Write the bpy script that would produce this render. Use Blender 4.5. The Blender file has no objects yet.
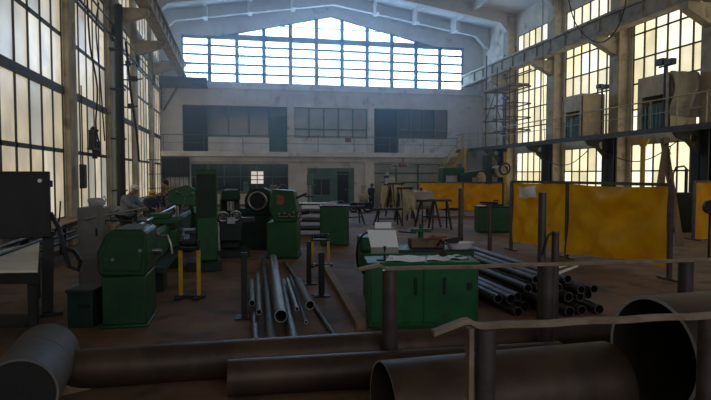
import bpy, bmesh, math, random
from math import sin, cos, tan, pi, radians as R, atan2, sqrt
from mathutils import Vector as V, Matrix as M4
random.seed(7)
sc = bpy.context.scene
C = sc.collection

# ------------------------------------------------------------------ survey
EYE = 2.2
F = 570.0
YAW = R(11.89)
PITCH = math.atan(26 / 570)
XL, XR, YE = -5.05, 19.2, 42.5          # inner faces of the side walls and the end wall
XC = (XL + XR) / 2
FR = V((sin(YAW) * cos(PITCH), cos(YAW) * cos(PITCH), -sin(PITCH)))
RT = V((cos(YAW), -sin(YAW), 0))
UP = RT.cross(FR)
CAM = V((0, 0, EYE))

def ray(px, py):
    return FR + RT * ((px - 355.5) / F) + UP * ((200 - py) / F)
def gp(px, py, h=0.0):
    d = ray(px, py); return CAM + d * ((h - EYE) / d.z)
def at_y(px, py, y):
    d = ray(px, py); return CAM + d * (y / d.y)
def at_x(px, py, x):
    d = ray(px, py); return CAM + d * (x / d.x)
def at_z(px, py, z):
    return CAM + ray(px, py) * z

# ------------------------------------------------------------------ materials
def mat(name, col, rough=0.7, metal=0.0, var=0.25, scale=3.0, col2=None, spec=0.4, bump=0.0, dirt=None, stretch=None):
    m = bpy.data.materials.new(name); m.use_nodes = True
    nt = m.node_tree; N = nt.nodes; L = nt.links
    b = N['Principled BSDF']
    b.inputs['Roughness'].default_value = rough
    b.inputs['Metallic'].default_value = metal
    b.inputs['Specular IOR Level'].default_value = spec
    tc = N.new('ShaderNodeTexCoord')
    mp = N.new('ShaderNodeMapping')
    if stretch: mp.inputs['Scale'].default_value = stretch
    L.new(tc.outputs['Object'], mp.inputs['Vector'])
    no = N.new('ShaderNodeTexNoise'); no.inputs['Scale'].default_value = scale
    no.inputs['Detail'].default_value = 6; no.inputs['Roughness'].default_value = 0.65
    L.new(mp.outputs['Vector'], no.inputs['Vector'])
    cr = N.new('ShaderNodeValToRGB')
    c2 = col2 or tuple(c * (1 - var) for c in col)
    c1 = col if col2 else tuple(min(1, c * (1 + var * .6)) for c in col)
    cr.color_ramp.elements[0].position = .32; cr.color_ramp.elements[0].color = (*c2, 1)
    cr.color_ramp.elements[1].position = .68; cr.color_ramp.elements[1].color = (*c1, 1)
    L.new(no.outputs['Fac'], cr.inputs['Fac'])
    out = cr.outputs['Color']
    if dirt:
        n2 = N.new('ShaderNodeTexNoise'); n2.inputs['Scale'].default_value = dirt[1]; n2.inputs['Detail'].default_value = 8
        L.new(mp.outputs['Vector'], n2.inputs['Vector'])
        r2 = N.new('ShaderNodeValToRGB')
        r2.color_ramp.elements[0].position = dirt[2]; r2.color_ramp.elements[0].color = (0, 0, 0, 1)
        r2.color_ramp.elements[1].position = dirt[2] + .16; r2.color_ramp.elements[1].color = (1, 1, 1, 1)
        L.new(n2.outputs['Fac'], r2.inputs['Fac'])
        mx = N.new('ShaderNodeMix'); mx.data_type = 'RGBA'
        L.new(r2.outputs['Color'], mx.inputs['Factor'])
        L.new(out, mx.inputs['A']); mx.inputs['B'].default_value = (*dirt[0], 1)
        out = mx.outputs['Result']
    L.new(out, b.inputs['Base Color'])
    if bump:
        bp = N.new('ShaderNodeBump'); bp.inputs['Strength'].default_value = bump; bp.inputs['Distance'].default_value = .02
        L.new(no.outputs['Fac'], bp.inputs['Height']); L.new(bp.outputs['Normal'], b.inputs['Normal'])
    return m

def pane_mat(name, col, strength, scale=1.2, amt=.25):
    m = bpy.data.materials.new(name); m.use_nodes = True
    nt = m.node_tree; N = nt.nodes; L = nt.links
    b = N['Principled BSDF']
    b.inputs['Base Color'].default_value = (.35, .33, .28, 1)
    b.inputs['Roughness'].default_value = .35
    tc = N.new('ShaderNodeTexCoord')
    no = N.new('ShaderNodeTexNoise'); no.inputs['Scale'].default_value = scale; no.inputs['Detail'].default_value = 5
    L.new(tc.outputs['Object'], no.inputs['Vector'])
    cr = N.new('ShaderNodeValToRGB')
    cr.color_ramp.elements[0].position = .3; cr.color_ramp.elements[0].color = (*[c * (1 - amt) for c in col], 1)
    cr.color_ramp.elements[1].position = .7; cr.color_ramp.elements[1].color = (*col, 1)
    L.new(no.outputs['Fac'], cr.inputs['Fac'])
    L.new(cr.outputs['Color'], b.inputs['Emission Color'])
    b.inputs['Emission Strength'].default_value = strength
    return m

def cloth_mat(name, col, trans, dirt):
    m = mat(name, col, .6, 0, .2, 1.6, spec=.3, dirt=dirt)
    nt = m.node_tree; N = nt.nodes; L = nt.links
    b = N['Principled BSDF']; o = N['Material Output']
    t = N.new('ShaderNodeBsdfTranslucent')
    src = b.inputs['Base Color'].links[0].from_socket
    L.new(src, t.inputs['Color'])
    mx = N.new('ShaderNodeMixShader'); mx.inputs['Fac'].default_value = trans
    L.new(b.outputs['BSDF'], mx.inputs[1]); L.new(t.outputs['BSDF'], mx.inputs[2])
    L.new(mx.outputs['Shader'], o.inputs['Surface'])
    return m

m = {}
m['floor'] = mat('floor', (.21, .118, .07), .8, 0, .45, .55, dirt=((.075, .05, .035), 1.7, .52), bump=.25)
m['wall'] = mat('whitewash', (.66, .59, .48), .9, 0, .3, .6, dirt=((.24, .2, .155), 1.3, .55))
m['wallend'] = mat('end_wall_paint', (.78, .75, .74), .85, 0, .18, .8, dirt=((.3, .28, .26), 1.1, .6))
m['conc'] = mat('concrete', (.46, .385, .28), .9, 0, .35, 1.2, dirt=((.2, .165, .12), 2.0, .55))
m['beamk'] = mat('runway_beam_paint', (.36, .3, .22), .85, 0, .35, 1.5, dirt=((.16, .125, .09), 2.0, .55))
m['ceil'] = mat('ceiling_paint', (.7, .7, .71), .9, 0, .15, .5)
m['beamc'] = mat('roof_beam_paint', (.6, .58, .55), .9, 0, .15, .8)
m['steelw'] = mat('window_steel', (.075, .065, .05), .7, .2, .3, 4)
m['steelb'] = mat('end_window_steel', (.2, .24, .33), .7, .1, .2, 4)
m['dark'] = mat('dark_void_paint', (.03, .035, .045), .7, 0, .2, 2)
m['teal'] = mat('teal_paint', (.11, .2, .185), .6, 0, .3, 2)
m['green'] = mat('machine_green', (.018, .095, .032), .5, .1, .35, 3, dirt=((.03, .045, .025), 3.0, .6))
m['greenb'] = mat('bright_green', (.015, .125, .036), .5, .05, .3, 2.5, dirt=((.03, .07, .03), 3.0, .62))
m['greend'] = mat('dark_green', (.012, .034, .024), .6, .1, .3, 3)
m['beamd'] = mat('mezzanine_steel', (.07, .058, .042), .65, .3, .3, 2)
m['iron'] = mat('dark_iron', (.045, .045, .05), .5, .7, .3, 5)
m['black'] = mat('black_paint', (.018, .018, .018), .6, 0, .3, 3)
m['steel'] = mat('bare_steel', (.32, .32, .34), .38, .85, .3, 6)
m['pipe'] = mat('mill_scale_pipe', (.1, .088, .084), .5, .5, .35, 2.5, dirt=((.13, .07, .04), 4, .6))
m['pipeg'] = mat('grey_pipe', (.12, .12, .125), .62, .3, .3, 3, dirt=((.12, .08, .05), 4, .62))
m['piper'] = mat('rusty_pipe', (.085, .052, .036), .5, .35, .35, 2.0, dirt=((.05, .034, .028), 3, .5))
m['cut'] = mat('cut_edge', (.48, .53, .55), .5, .2, .2, 5)
m['inner'] = mat('pipe_bore', (.05, .04, .035), .8, .1, .3, 3)
m['railp'] = mat('pale_rail_paint', (.48, .42, .27), .6, .1, .3, 5)
m['rustd'] = mat('rusty_tube', (.13, .07, .045), .7, .3, .35, 5)
m['rimd'] = mat('dull_cut_rim', (.2, .17, .15), .55, .3, .3, 5)
m['greenl'] = mat('lathe_green_shaded', (.012, .062, .022), .5, .1, .35, 3, dirt=((.02, .03, .018), 3.0, .6))  # darker copy of the machine green, shade of the near end put in
m['rust'] = mat('rust_bar', (.30, .23, .16), .7, .3, .35, 6)
m['post'] = mat('post_steel', (.12, .1, .095), .45, .55, .35, 5, dirt=((.12, .065, .04), 6, .6))
m['yellow'] = mat('yellow_paint', (.62, .38, .02), .5, 0, .3, 4)
m['curt'] = cloth_mat('yellow_tarpaulin', (1.0, .63, .03), .45, ((.7, .42, .03), 1.3, .66))
m['curt2'] = cloth_mat('orange_tarpaulin', (1.0, .55, .025), .5, ((.55, .28, .02), 1.6, .62))
m['grey'] = mat('grey_enamel', (.22, .21, .19), .5, .1, .25, 3)
m['greyl'] = mat('light_grey', (.45, .45, .45), .5, .1, .2, 3)
m['white'] = mat('white_sheet', (.9, .91, .94), .7, 0, .06, 3)
m['bench'] = mat('pale_board', (.86, .83, .72), .6, 0, .15, 3)
m['cabin'] = mat('cabin_board', (.6, .47, .31), .8, 0, .3, 1.5, dirt=((.24, .17, .1), 2, .6))
m['wood'] = mat('timber', (.25, .16, .09), .8, 0, .35, 4, stretch=(1, 1, .15))
m['skin'] = mat('skin', (.36, .2, .13), .55, 0, .1, 6)
m['hair'] = mat('hair', (.02, .016, .014), .6, 0, .2, 20)
m['cap'] = mat('cap_white', (.8, .8, .78), .8, 0, .05, 6)
m['helmet'] = mat('helmet_yellow', (.75, .45, .02), .35, 0, .05, 6)
m['shirtb'] = mat('shirt_grey_blue', (.2, .23, .28), .85, 0, .15, 8)
m['navy'] = mat('work_blue', (.035, .055, .12), .85, 0, .2, 8)
m['trous'] = mat('dark_trousers', (.03, .03, .035), .85, 0, .2, 8)
m['shoe'] = mat('boot_leather', (.02, .016, .013), .6, 0, .2, 8)
m['red'] = mat('red_paint', (.35, .07, .06), .5, 0, .2, 4)
m['tank'] = mat('pale_tank', (.36, .33, .29), .6, .1, .3, 3)
m['tarp'] = mat('khaki_canvas', (.44, .36, .26), .9, 0, .3, 3)
m['plastic'] = mat('dusty_plastic_sheet', (.25, .22, .17), .5, 0, .3, 2)
m['rubber'] = mat('rubber', (.015, .015, .015), .6, 0, .2, 5)
pl = m['plaid'] = mat('plaid_shirt', (.22, .17, .13), .85, 0, .1, 8)
nt = pl.node_tree
ck = nt.nodes.new('ShaderNodeTexChecker'); ck.inputs['Scale'].default_value = 14
ck.inputs['Color1'].default_value = (.3, .25, .2, 1); ck.inputs['Color2'].default_value = (.06, .045, .05, 1)
nt.links.new(nt.nodes['Texture Coordinate'].outputs['Object'], ck.inputs['Vector'])
nt.links.new(ck.outputs['Color'], nt.nodes['Principled BSDF'].inputs['Base Color'])
KL = 1.0
m['pl1'] = pane_mat('frosted_pane_cream', (.58, .49, .33), .8, amt=.4)
m['pl2'] = pane_mat('frosted_pane_grey', (.42, .40, .33), .8, amt=.4)
m['pl3'] = pane_mat('frosted_pane_pale', (.76, .68, .52), .8, amt=.4)
m['pr1'] = pane_mat('sunny_pane_cream', (.88, .80, .52), 1.3)
m['pr2'] = pane_mat('sunny_pane_pale', (.97, .94, .72), 1.25)
m['pr3'] = pane_mat('sunny_pane_dull', (.70, .62, .38), 1.2)
m['pr4'] = pane_mat('broken_pane_sky', (.75, .88, 1.0), 1.2, amt=.05)
m['pe'] = pane_mat('clear_pane_sky', (.36, .62, 1.0), 10.0, amt=.06)
m['pf'] = pane_mat('front_fill_pane', (.9, .95, 1.0), 2.5, amt=.06)  # glow of the extra window out of view
m['pd'] = pane_mat('dim_inner_pane', (.13, .18, .22), .35)
m['pdl'] = pane_mat('far_room_pane', (.75, .68, .62), .8)
m['glassdk'] = mat('dim_office_glass', (.05, .07, .085), .12, 0, .3, .8, spec=.6)
m['glassgr'] = mat('lit_office_glass', (.5, .52, .5), .4, 0, .3, .7, spec=.6)  # pale base colour stands in for room light and reflections in the panes

# ------------------------------------------------------------------ mesh builder
class MB:
    def __init__(s): s.v = []; s.f = []; s.mi = []; s.k = 0
    def mt(s, k): s.k = k; return s
    def add(s, vs, fs):
        o = len(s.v); s.v += [tuple(v) for v in vs]
        for f in fs: s.f.append(tuple(i + o for i in f)); s.mi.append(s.k)
        return s
    def box(s, x0, x1, y0, y1, z0, z1, T=None):
        p = [V((x, y, z)) for z in (z0, z1) for y in (y0, y1) for x in (x0, x1)]
        if T: p = [T @ q for q in p]
        return s.add(p, [(0, 2, 3, 1), (4, 5, 7, 6), (0, 1, 5, 4), (2, 6, 7, 3), (0, 4, 6, 2), (1, 3, 7, 5)])
    def beam(s, p, q, w, h, up=V((0, 0, 1))):
        p, q = V(p), V(q); d = (q - p); l = d.length; d.normalize()
        if abs(d.dot(up)) > .98: up = V((0, 1, 0))
        a = d.cross(up).normalized(); b = a.cross(d)
        vs = [c + a * (sx * w / 2) + b * (sz * h / 2) for c in (p, q) for sx, sz in ((-1, -1), (1, -1), (1, 1), (-1, 1))]
        return s.add(vs, [(0, 1, 2, 3), (7, 6, 5, 4), (0, 4, 5, 1), (1, 5, 6, 2), (2, 6, 7, 3), (3, 7, 4, 0)])
    def frame(s, p, q):
        d = (V(q) - V(p)).normalized()
        u = V((0, 0, 1)) if abs(d.z) < .9 else V((1, 0, 0))
        a = d.cross(u).normalized(); return d, a, a.cross(d)
    def cyl(s, p, q, r, r2=None, n=16):
        p, q = V(p), V(q); r2 = r if r2 is None else r2; d, a, b = s.frame(p, q)
        vs = [c + a * (rr * cos(2 * pi * i / n)) + b * (rr * sin(2 * pi * i / n)) for c, rr in ((p, r), (q, r2)) for i in range(n)]
        fs = [(i, (i + 1) % n, n + (i + 1) % n, n + i) for i in range(n)]
        fs += [tuple(range(n - 1, -1, -1)), tuple(range(n, 2 * n))]
        return s.add(vs, fs)
    def lathe(s, p, q, prof, n=24, close=False):
        """prof: list of (t along p->q in metres, radius)"""
        p = V(p); d, a, b = s.frame(p, q)
        vs = [p + d * t + a * (r * cos(2 * pi * i / n)) + b * (r * sin(2 * pi * i / n)) for t, r in prof for i in range(n)]
        fs = []
        K = len(prof)
        for k in range(K - 1 + (1 if close else 0)):
            k2 = (k + 1) % K
            for i in range(n): fs.append((k * n + i, k * n + (i + 1) % n, k2 * n + (i + 1) % n, k2 * n + i))
        return s.add(vs, fs)
    def hollow(s, p, q, ro, ri, n=28, mo=0, mc=1, mb=2):
        p, q = V(p), V(q); l = (q - p).length; d, a, b = s.frame(p, q)
        rings = [(0, ro), (l, ro), (l, ri), (0, ri)]
        o = len(s.v)
        s.v += [tuple(p + d * t + a * (r * cos(2 * pi * i / n)) + b * (r * sin(2 * pi * i / n))) for t, r in rings for i in range(n)]
        for k, mi in ((0, mo), (1, mc), (2, mb), (3, mc)):
            k2 = (k + 1) % 4
            for i in range(n):
                s.f.append((o + k * n + i, o + k * n + (i + 1) % n, o + k2 * n + (i + 1) % n, o + k2 * n + i)); s.mi.append(mi)
        return s
    def tube(s, pts, r, n=8):
        pts = [V(p) for p in pts]; o = len(s.v); K = len(pts); pa = None
        for k, p in enumerate(pts):
            d = (pts[min(k + 1, K - 1)] - pts[max(k - 1, 0)]).normalized()
            if pa is None:
                u = V((0, 0, 1)) if abs(d.z) < .9 else V((1, 0, 0)); a = d.cross(u).normalized()
            else:
                a = (pa - d * pa.dot(d)).normalized()
            pa = a; b = a.cross(d)
            s.v += [tuple(p + a * (r * cos(2 * pi * i / n)) + b * (r * sin(2 * pi * i / n))) for i in range(n)]
        for k in range(K - 1):
            for i in range(n):
                s.f.append((o + k * n + i, o + k * n + (i + 1) % n, o + (k + 1) * n + (i + 1) % n, o + (k + 1) * n + i)); s.mi.append(s.k)
        s.f.append(tuple(o + i for i in range(n - 1, -1, -1))); s.mi.append(s.k)
        s.f.append(tuple(o + (K - 1) * n + i for i in range(n))); s.mi.append(s.k)
        return s
    def prism(s, poly, vec, place):
        """poly 2D list, place(u,v)->Vector, extruded by vec"""
        n = len(poly); vec = V(vec)
        a = [place(u, w) for u, w in poly]
        vs = a + [p + vec for p in a]
        fs = [tuple(range(n - 1, -1, -1)), tuple(range(n, 2 * n))] + [(i, (i + 1) % n, n + (i + 1) % n, n + i) for i in range(n)]
        return s.add(vs, fs)
    def ball(s, c, rx, ry=None, rz=None, n=14, k=9):
        ry = ry or rx; rz = rz or rx; c = V(c); o = len(s.v)
        vs = [c + V((0, 0, rz))]
        for j in range(1, k):
            t = pi * j / k
            vs += [c + V((rx * sin(t) * cos(2 * pi * i / n), ry * sin(t) * sin(2 * pi * i / n), rz * cos(t))) for i in range(n)]
        vs.append(c - V((0, 0, rz)))
        fs = [(0, 1 + i, 1 + (i + 1) % n) for i in range(n)]
        for j in range(k - 2):
            b = 1 + j * n
            fs += [(b + i, b + n + i, b + n + (i + 1) % n, b + (i + 1) % n) for i in range(n)]
        b = 1 + (k - 2) * n
        fs += [(b + i, len(vs) - 1, b + (i + 1) % n) for i in range(n)]
        return s.add(vs, fs)
    def torus(s, c, ax, R_, r, n=28, k=8):
        c = V(c); d, a, b = s.frame(c, c + V(ax))
        vs = []
        for i in range(n):
            t = 2 * pi * i / n; e = a * cos(t) + b * sin(t)
            vs += [c + e * (R_ + r * cos(2 * pi * j / k)) + d * (r * sin(2 * pi * j / k)) for j in range(k)]
        return s.add(vs, [(i * k + j, ((i + 1) % n) * k + j, ((i + 1) % n) * k + (j + 1) % k, i * k + (j + 1) % k) for i in range(n) for j in range(k)])
    def grid(s, fn, nu, nv):
        vs = [fn(i / nu, j / nv) for j in range(nv + 1) for i in range(nu + 1)]
        w = nu + 1
        return s.add(vs, [(j * w + i, j * w + i + 1, (j + 1) * w + i + 1, (j + 1) * w + i) for j in range(nv) for i in range(nu)])
    def build(s, name, mats, parent=None, bevel=0, solid=0, fix=True):
        me = bpy.data.meshes.new(name); me.from_pydata(s.v, [], s.f)
        if not isinstance(mats, (list, tuple)): mats = [mats]
        for q in mats: me.materials.append(m[q] if isinstance(q, str) else q)
        me.polygons.foreach_set('material_index', s.mi)
        bm = bmesh.new(); bm.from_mesh(me)
        if fix: bmesh.ops.recalc_face_normals(bm, faces=bm.faces)
        for f in bm.faces: f.smooth = True
        for e in bm.edges:
            e.smooth = len(e.link_faces) == 2 and e.calc_face_angle(3) < .6
        bm.to_mesh(me); bm.free()
        o = bpy.data.objects.new(name, me); C.objects.link(o)
        if parent: o.parent = parent
        if bevel:
            b = o.modifiers.new('bevel', 'BEVEL'); b.width = bevel; b.segments = 2; b.limit_method = 'ANGLE'
        if solid:
            b = o.modifiers.new('solid', 'SOLIDIFY'); b.thickness = solid; b.offset = 0
        return o

def thing(name, label, cat, loc=(0, 0, 0), rz=0, group=None):
    o = bpy.data.objects.new(name, None); C.objects.link(o); o.empty_display_size = .2
    o.location = loc; o.rotation_euler = (0, 0, rz)
    return tag(o, label, cat, group)
def tag(o, label, cat, group=None):
    o['label'] = label; o['category'] = cat
    if group: o['group'] = group
    return o
def struct(o):
    o['kind'] = 'structure'; return o
def dup(root, loc, rz=None, label=None, group=None):
    r = root.copy(); C.objects.link(r); r.location = loc
    if rz is not None: r.rotation_euler = (0, 0, rz)
    if label: r['label'] = label
    if group: r['group'] = group
    for ch in list(root.children):
        c = ch.copy(); C.objects.link(c); c.parent = r
        for g in list(ch.children):
            d = g.copy(); C.objects.link(d); d.parent = c
    return r
def ground(o):
    """put a mesh object's origin at the centre of its base"""
    vs = [v.co for v in o.data.vertices]
    c = V((sum(v.x for v in vs) / len(vs), sum(v.y for v in vs) / len(vs), min(v.z for v in vs)))
    o.data.transform(M4.Translation(-c)); o.location = c
    return o

# ------------------------------------------------------------------ setting
YN = -16.0                                            # the hall goes on behind the viewer
EAVE, RIDGE = 13.3, 15.2
b = MB().box(XL - .5, XR + .5, YN - .3, YE + .5, -.3, 0); struct(b.build('floor', 'floor'))
b = MB()
def gable(x, base=EAVE, top=RIDGE): return base + (top - base) * (1 - abs(x - XC) / (XR - XC))
sec = [(XL - .6, gable(XL - .6)), (XC, RIDGE), (XR + .6, gable(XR + .6)), (XR + .6, gable(XR + .6) + .3), (XC, RIDGE + .3), (XL - .6, gable(XL - .6) + .3)]
b.prism(sec, (0, YE - YN + .8, 0), lambda u, w: V((u, YN - .3, w)))
struct(b.build('ceiling', 'ceil'))
ntrim = [0]
def trim(mb, mats, **k):
    ntrim[0] += 1
    return struct(mb.build('trim_%d' % ntrim[0], mats, **k))
COLS = [-11.6, -5.6, 0.4, 6.5, 12.6, 19.3, 25.2, 31.1, 37.0]
COLR = [-9.9, -4.0, 1.9, 7.8, 13.8, 19.75, 25.6, 31.5, 37.4]
# roof beams across the hall and purlin ribs between them
for y in COLR + [41.4]:
    b = MB(); d = .75
    poly = [(XL, gable(XL) - d), (XC, RIDGE - d), (XR, gable(XR) - d), (XR, gable(XR) + .05), (XC, RIDGE + .05), (XL, gable(XL) + .05)]
    poly = [(XL, gable(XL) - 1.5), (XL + .35, gable(XL) - 1.35), (XL + 1.1, gable(XL + 1.1) - d)] + [(XC, RIDGE - d), (XR - 1.1, gable(XR - 1.1) - d), (XR - .35, gable(XR) - 1.35), (XR, gable(XR) - 1.5)] + poly[3:]
    b.prism(poly, (0, .4, 0), lambda u, w: V((u, y - .2, w)))
    trim(b, 'beamc')
for x in (-1.9, 1.1, 4.1, 7.07, 10.05, 13.05, 16.05):
    h = gable(x)
    b = MB().box(x - .11, x + .11, YN, YE - .05, h - .42, h + .02)
    if abs(x - 7.07) > .1: b.box(x - .14, x + .14, 39.9, 41.0, h - 1.05, h - .3)
    trim(b, 'beamc')

nwin = [0]
def win_grid(side, y0, y1, z0, z1, cols, zs, thick, panes, w=.07, skip=(), mw=.06):
    """side wall window; zs transom heights, thick set of thick transom heights"""
    nwin[0] += 1
    x = XL if side == 'L' else XR
    o = -1 if side == 'L' else 1
    xg = x + o * (.06 if side == 'L' else .1)
    p = MB()
    ye = [y0 + (y1 - y0) * i / cols for i in range(cols + 1)]
    ze = [z0] + list(zs) + [z1]
    for i in range(cols):
        for j in range(len(ze) - 1):
            p.mt(random.choices(range(len(panes)), [5, 3, 3, .35][:len(panes)])[0])
            p.add([(xg, ye[i], ze[j]), (xg, ye[i + 1], ze[j]), (xg, ye[i + 1], ze[j + 1]), (xg, ye[i], ze[j + 1])], [(0, 1, 2, 3)])
    if side == 'R': pass
    po = p.build('window_%d' % nwin[0], list(panes), fix=False)
    struct(po)
    f = MB(); xa, xb = sorted((xg - o * (.025 if side == 'L' else .06), xg + o * .04))
    for yy in ye: f.box(xa, xb, yy - mw / 2, yy + mw / 2, z0, z1)
    for zz in ze:
        t = .24 if zz in thick else (.12 if side == 'L' else w)
        f.box(xa - (.05 if zz in thick and o > 0 else 0), xb + (.05 if zz in thick and o < 0 else 0), y0, y1, zz - t / 2, zz + t / 2)
    f.build('window_frame', 'steelw', po)
    return po

def side_wall(side, cols, openings, cw):
    """openings: list of (y0,y1,[(z0,z1),...])"""
    xa, xb = (XL - .5, XL) if side == 'L' else (XR, XR + .5)
    b = MB(); top = 13.6; y = YN - .3
    for y0, y1, zz in openings:
        b.box(xa, xb, y, y0, 0, top)
        z = 0
        for z0, z1 in zz:
            b.box(xa, xb, y0, y1, z, z0); z = z1
        b.box(xa, xb, y0, y1, z, top); y = y1
    b.box(xa, xb, y, YE + .5, 0, top)
    return b
LW = [(cols0 + .48, cols1 - .48) for cols0, cols1 in zip(COLS[4:], COLS[5:] + [42.2])]
LZ = [(.85, 9.0), (9.9, 11.6)]
struct(side_wall('L', COLS, [(a, c, LZ) for a, c in LW], .5).build('wall_left', 'wall'))
for a, c in LW:
    win_grid('L', a, c, .85, 9.0, 6 if 11 < a < 14 else 5, (2.9, 4.72, 6.38, 7.9), (4.72,), ('pl1', 'pl2', 'pl3'), mw=.1)
    win_grid('L', a, c, 9.9, 11.6, 5, (), (), ('pl1', 'pl2', 'pl3'), mw=.1)
RW = [(8.5, 13.1), (14.4, 19.05), (20.45, 24.95), (26.25, 30.85), (32.15, 36.75)]
RZ = [(1.25, 3.65), (4.15, 9.5), (10.25, 11.7)]
struct(side_wall('R', COLR, [(a, c, RZ) for a, c in RW], .5).build('wall_right', 'wall'))
for a, c in RW:
    win_grid('R', a, c, 1.25, 3.65, 6, (2.35,), (), ('pr1', 'pr2', 'pr3'), mw=.06)
    win_grid('R', a, c, 4.15, 9.5, 6, (5.35, 6.6, 7.8, 9.0), (), ('pr1', 'pr2', 'pr3', 'pr4'), mw=.07)
    win_grid('R', a, c, 10.25, 11.7, 6, (), (), ('pr1', 'pr2', 'pr3'), mw=.07)
# columns with corbels carrying the crane beams
for y in COLS:
    b = MB().box(XL - .02, XL + .14, y - .42, y + .42, 0, 13.2)
    b.prism([(XL, 8.2), (XL + .14, 8.2), (XL + 1.6, 8.75), (XL + 1.6, 9.0), (XL, 9.0)], (0, .4, 0), lambda u, w: V((u, y - .2, w)))
    trim(b, 'conc', bevel=.02)
for y in COLR:
    b = MB().box(XR - .55, XR + .02, y - .38, y + .38, 0, 13.2)
    b.prism([(XR, 8.1), (XR - .55, 8.1), (XR - 1.75, 8.72), (XR - 1.75, 9.0), (XR, 9.0)], (0, .44, 0), lambda u, w: V((u, y - .22, w)))
    trim(b, 'conc', bevel=.02)

# end wall: pieces round its openings
WX0, WX1, WZ0, WZ1, WAP = -3.68, 17.62, 8.8, 12.08, 13.95
b = MB(); yw = YE
def wbox(x0, x1, z0, z1): b.box(x0, x1, yw, yw + .4, z0, z1)
open_up = [(-3.66, 3.78, 3.8, 7.15), (4.32, 9.88, 4.9, 7.15), (10.38, 16.35, 3.8, 7.2)]
open_lo = [(-3.1, 3.85, .9, 2.93), (5.28, 8.83, 0, 2.65), (10.45, 17.5, .85, 2.98)]
for ops, za, zb in ((open_up, 3.6, 7.4), (open_lo, 0, 3.6)):
    x = XL - .5
    for x0, x1, z0, z1 in ops:
        wbox(x, x0, za, zb)
        if z0 > za: wbox(x0, x1, za, z0)
        wbox(x0, x1, z1, zb); x = x1
    wbox(x, XR + .5, za, zb)
wbox(XL - .5, XR + .5, 7.4, WZ0)
wbox(XL - .5, WX0, WZ0, WZ1); wbox(WX1, XR + .5, WZ0, WZ1)
PX0, PX1 = XC - 8.2, XC + 8.2
for sgn in (-1, 1):                                   # gable wall above the window, two halves
    e = XL - .5 if sgn < 0 else XR + .5
    p0 = PX0 if sgn < 0 else PX1
    b.prism([(e, WZ1), (p0, WZ1), (XC, WAP), (XC, RIDGE + .2), (e, EAVE + .1)], (0, .4, 0), lambda u, w: V((u, yw, w)))
struct(b.build('wall_end', 'wallend'))
b = MB().box(XL - .5, XR + .5, YN - .4, YN, 0, 5.0).box(XL - .5, XR + .5, YN - .4, YN, 12.1, 15.5)
b.box(XL - .5, WX0, YN - .4, YN, 5.0, 12.1).box(WX1, XR + .5, YN - .4, YN, 5.0, 12.1); struct(b.build('wall_front', 'wall'))
nwin[0] += 1  # unseen window behind the viewer, added to light surfaces facing the camera
po = struct(MB().add([(WX0, YN - .2, 5), (WX1, YN - .2, 5), (WX1, YN - .2, 12.1), (WX0, YN - .2, 12.1)], [(0, 1, 2, 3)]).build('window_%d' % nwin[0], 'pf', fix=False))
f = MB()
for i in range(12): x = WX0 + (WX1 - WX0) * i / 11; f.box(x - .1, x + .1, YN - .25, YN - .08, 5, 12.1)
for i in range(11): z = 5 + .71 * i; f.box(WX0, WX1, YN - .24, YN - .12, z - .04, z + .04)
f.build('window_frame', 'steelb', po)
# the great gabled window
nwin[0] += 1
p = MB(); yg = YE + .2
xs = [WX0 + (WX1 - WX0) * i / 11 for i in range(12)]
zs = [WZ0 + (WZ1 - WZ0) * i / 5 for i in range(6)]
for i in range(11):
    for j in range(5):
        p.add([(xs[i], yg, zs[j]), (xs[i + 1], yg, zs[j]), (xs[i + 1], yg, zs[j + 1]), (xs[i], yg, zs[j + 1])], [(0, 3, 2, 1)])
p.add([(PX0, yg, WZ1), (PX1, yg, WZ1), (XC, yg, WAP)], [(0, 2, 1)])
po = struct(p.build('window_%d' % nwin[0], 'pe', fix=False))
f = MB(); ya, yb = YE + .05, YE + .24
for i, x in enumerate(xs):
    t = .14
    zt = WZ1
    if PX0 < x < PX1: zt = WZ1 + (WAP - WZ1) * (1 - abs(x - XC) / 8.2)
    f.box(x - t, x + t, ya, yb, WZ0, zt)
for j, z in enumerate(zs):
    t = .2 if j == 5 else .075
    if j in (0,): t = .08
    f.box(WX0, WX1, ya + (0 if j == 5 else .06), yb - .01, z - t, z + t)
zt = WZ1 + .95; hw = 8.2 * (1 - .95 / (WAP - WZ1))
f.box(XC - hw, XC + hw, ya + .06, yb - .01, zt - .035, zt + .035)
f.beam((PX0, YE + .14, WZ1), (XC, YE + .14, WAP), .18, .14); f.beam((XC, YE + .14, WAP), (PX1, YE + .14, WZ1), .18, .14)
f.build('window_frame', 'steelb', po)

# windows and doors in the end wall, dark sheet standing for unlit rooms
def office_window(x0, x1, z0, z1, nx, zt, glass, frame, y=YE + .18, t=.05):
    nwin[0] += 1
    p = MB().box(x0, x1, y + .03, y + .05, z0, z1)
    o = struct(p.build('window_%d' % nwin[0], glass))
    f = MB()
    for i in range(nx + 1):
        x = x0 + (x1 - x0) * i / nx
        f.box(x - t, x + t, y - .05, y + .03, z0, z1)
    for z in [z0, z1] + list(zt): f.box(x0, x1, y - .04, y + .03, z - t, z + t)
    f.build('window_frame', frame, o)
    return o
ndoor = [0]
def door(x0, x1, z0, z1, mt='teal', fm='teal', y=YE + .16):
    ndoor[0] += 1
    d = struct(MB().box(x0, x1, y, y + .06, z0, z1).build('door_%d' % ndoor[0], mt))
    f = MB()
    for x in (x0, x1): f.box(x - .05, x + .05, y - .05, y, z0, z1)
    f.box(x0, x1, y - .05, y, z1 - .1, z1); f.build('door_frame', fm, d)
    MB().cyl((x1 - .15, y - .06, z0 + 1.02), (x1 - .15, y, z0 + 1.02), .035).box(x1 - .28, x1 - .13, y - .08, y - .05, z0 + 1.0, z0 + 1.04).build('door_handle', 'steel', d)
    return d
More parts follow.
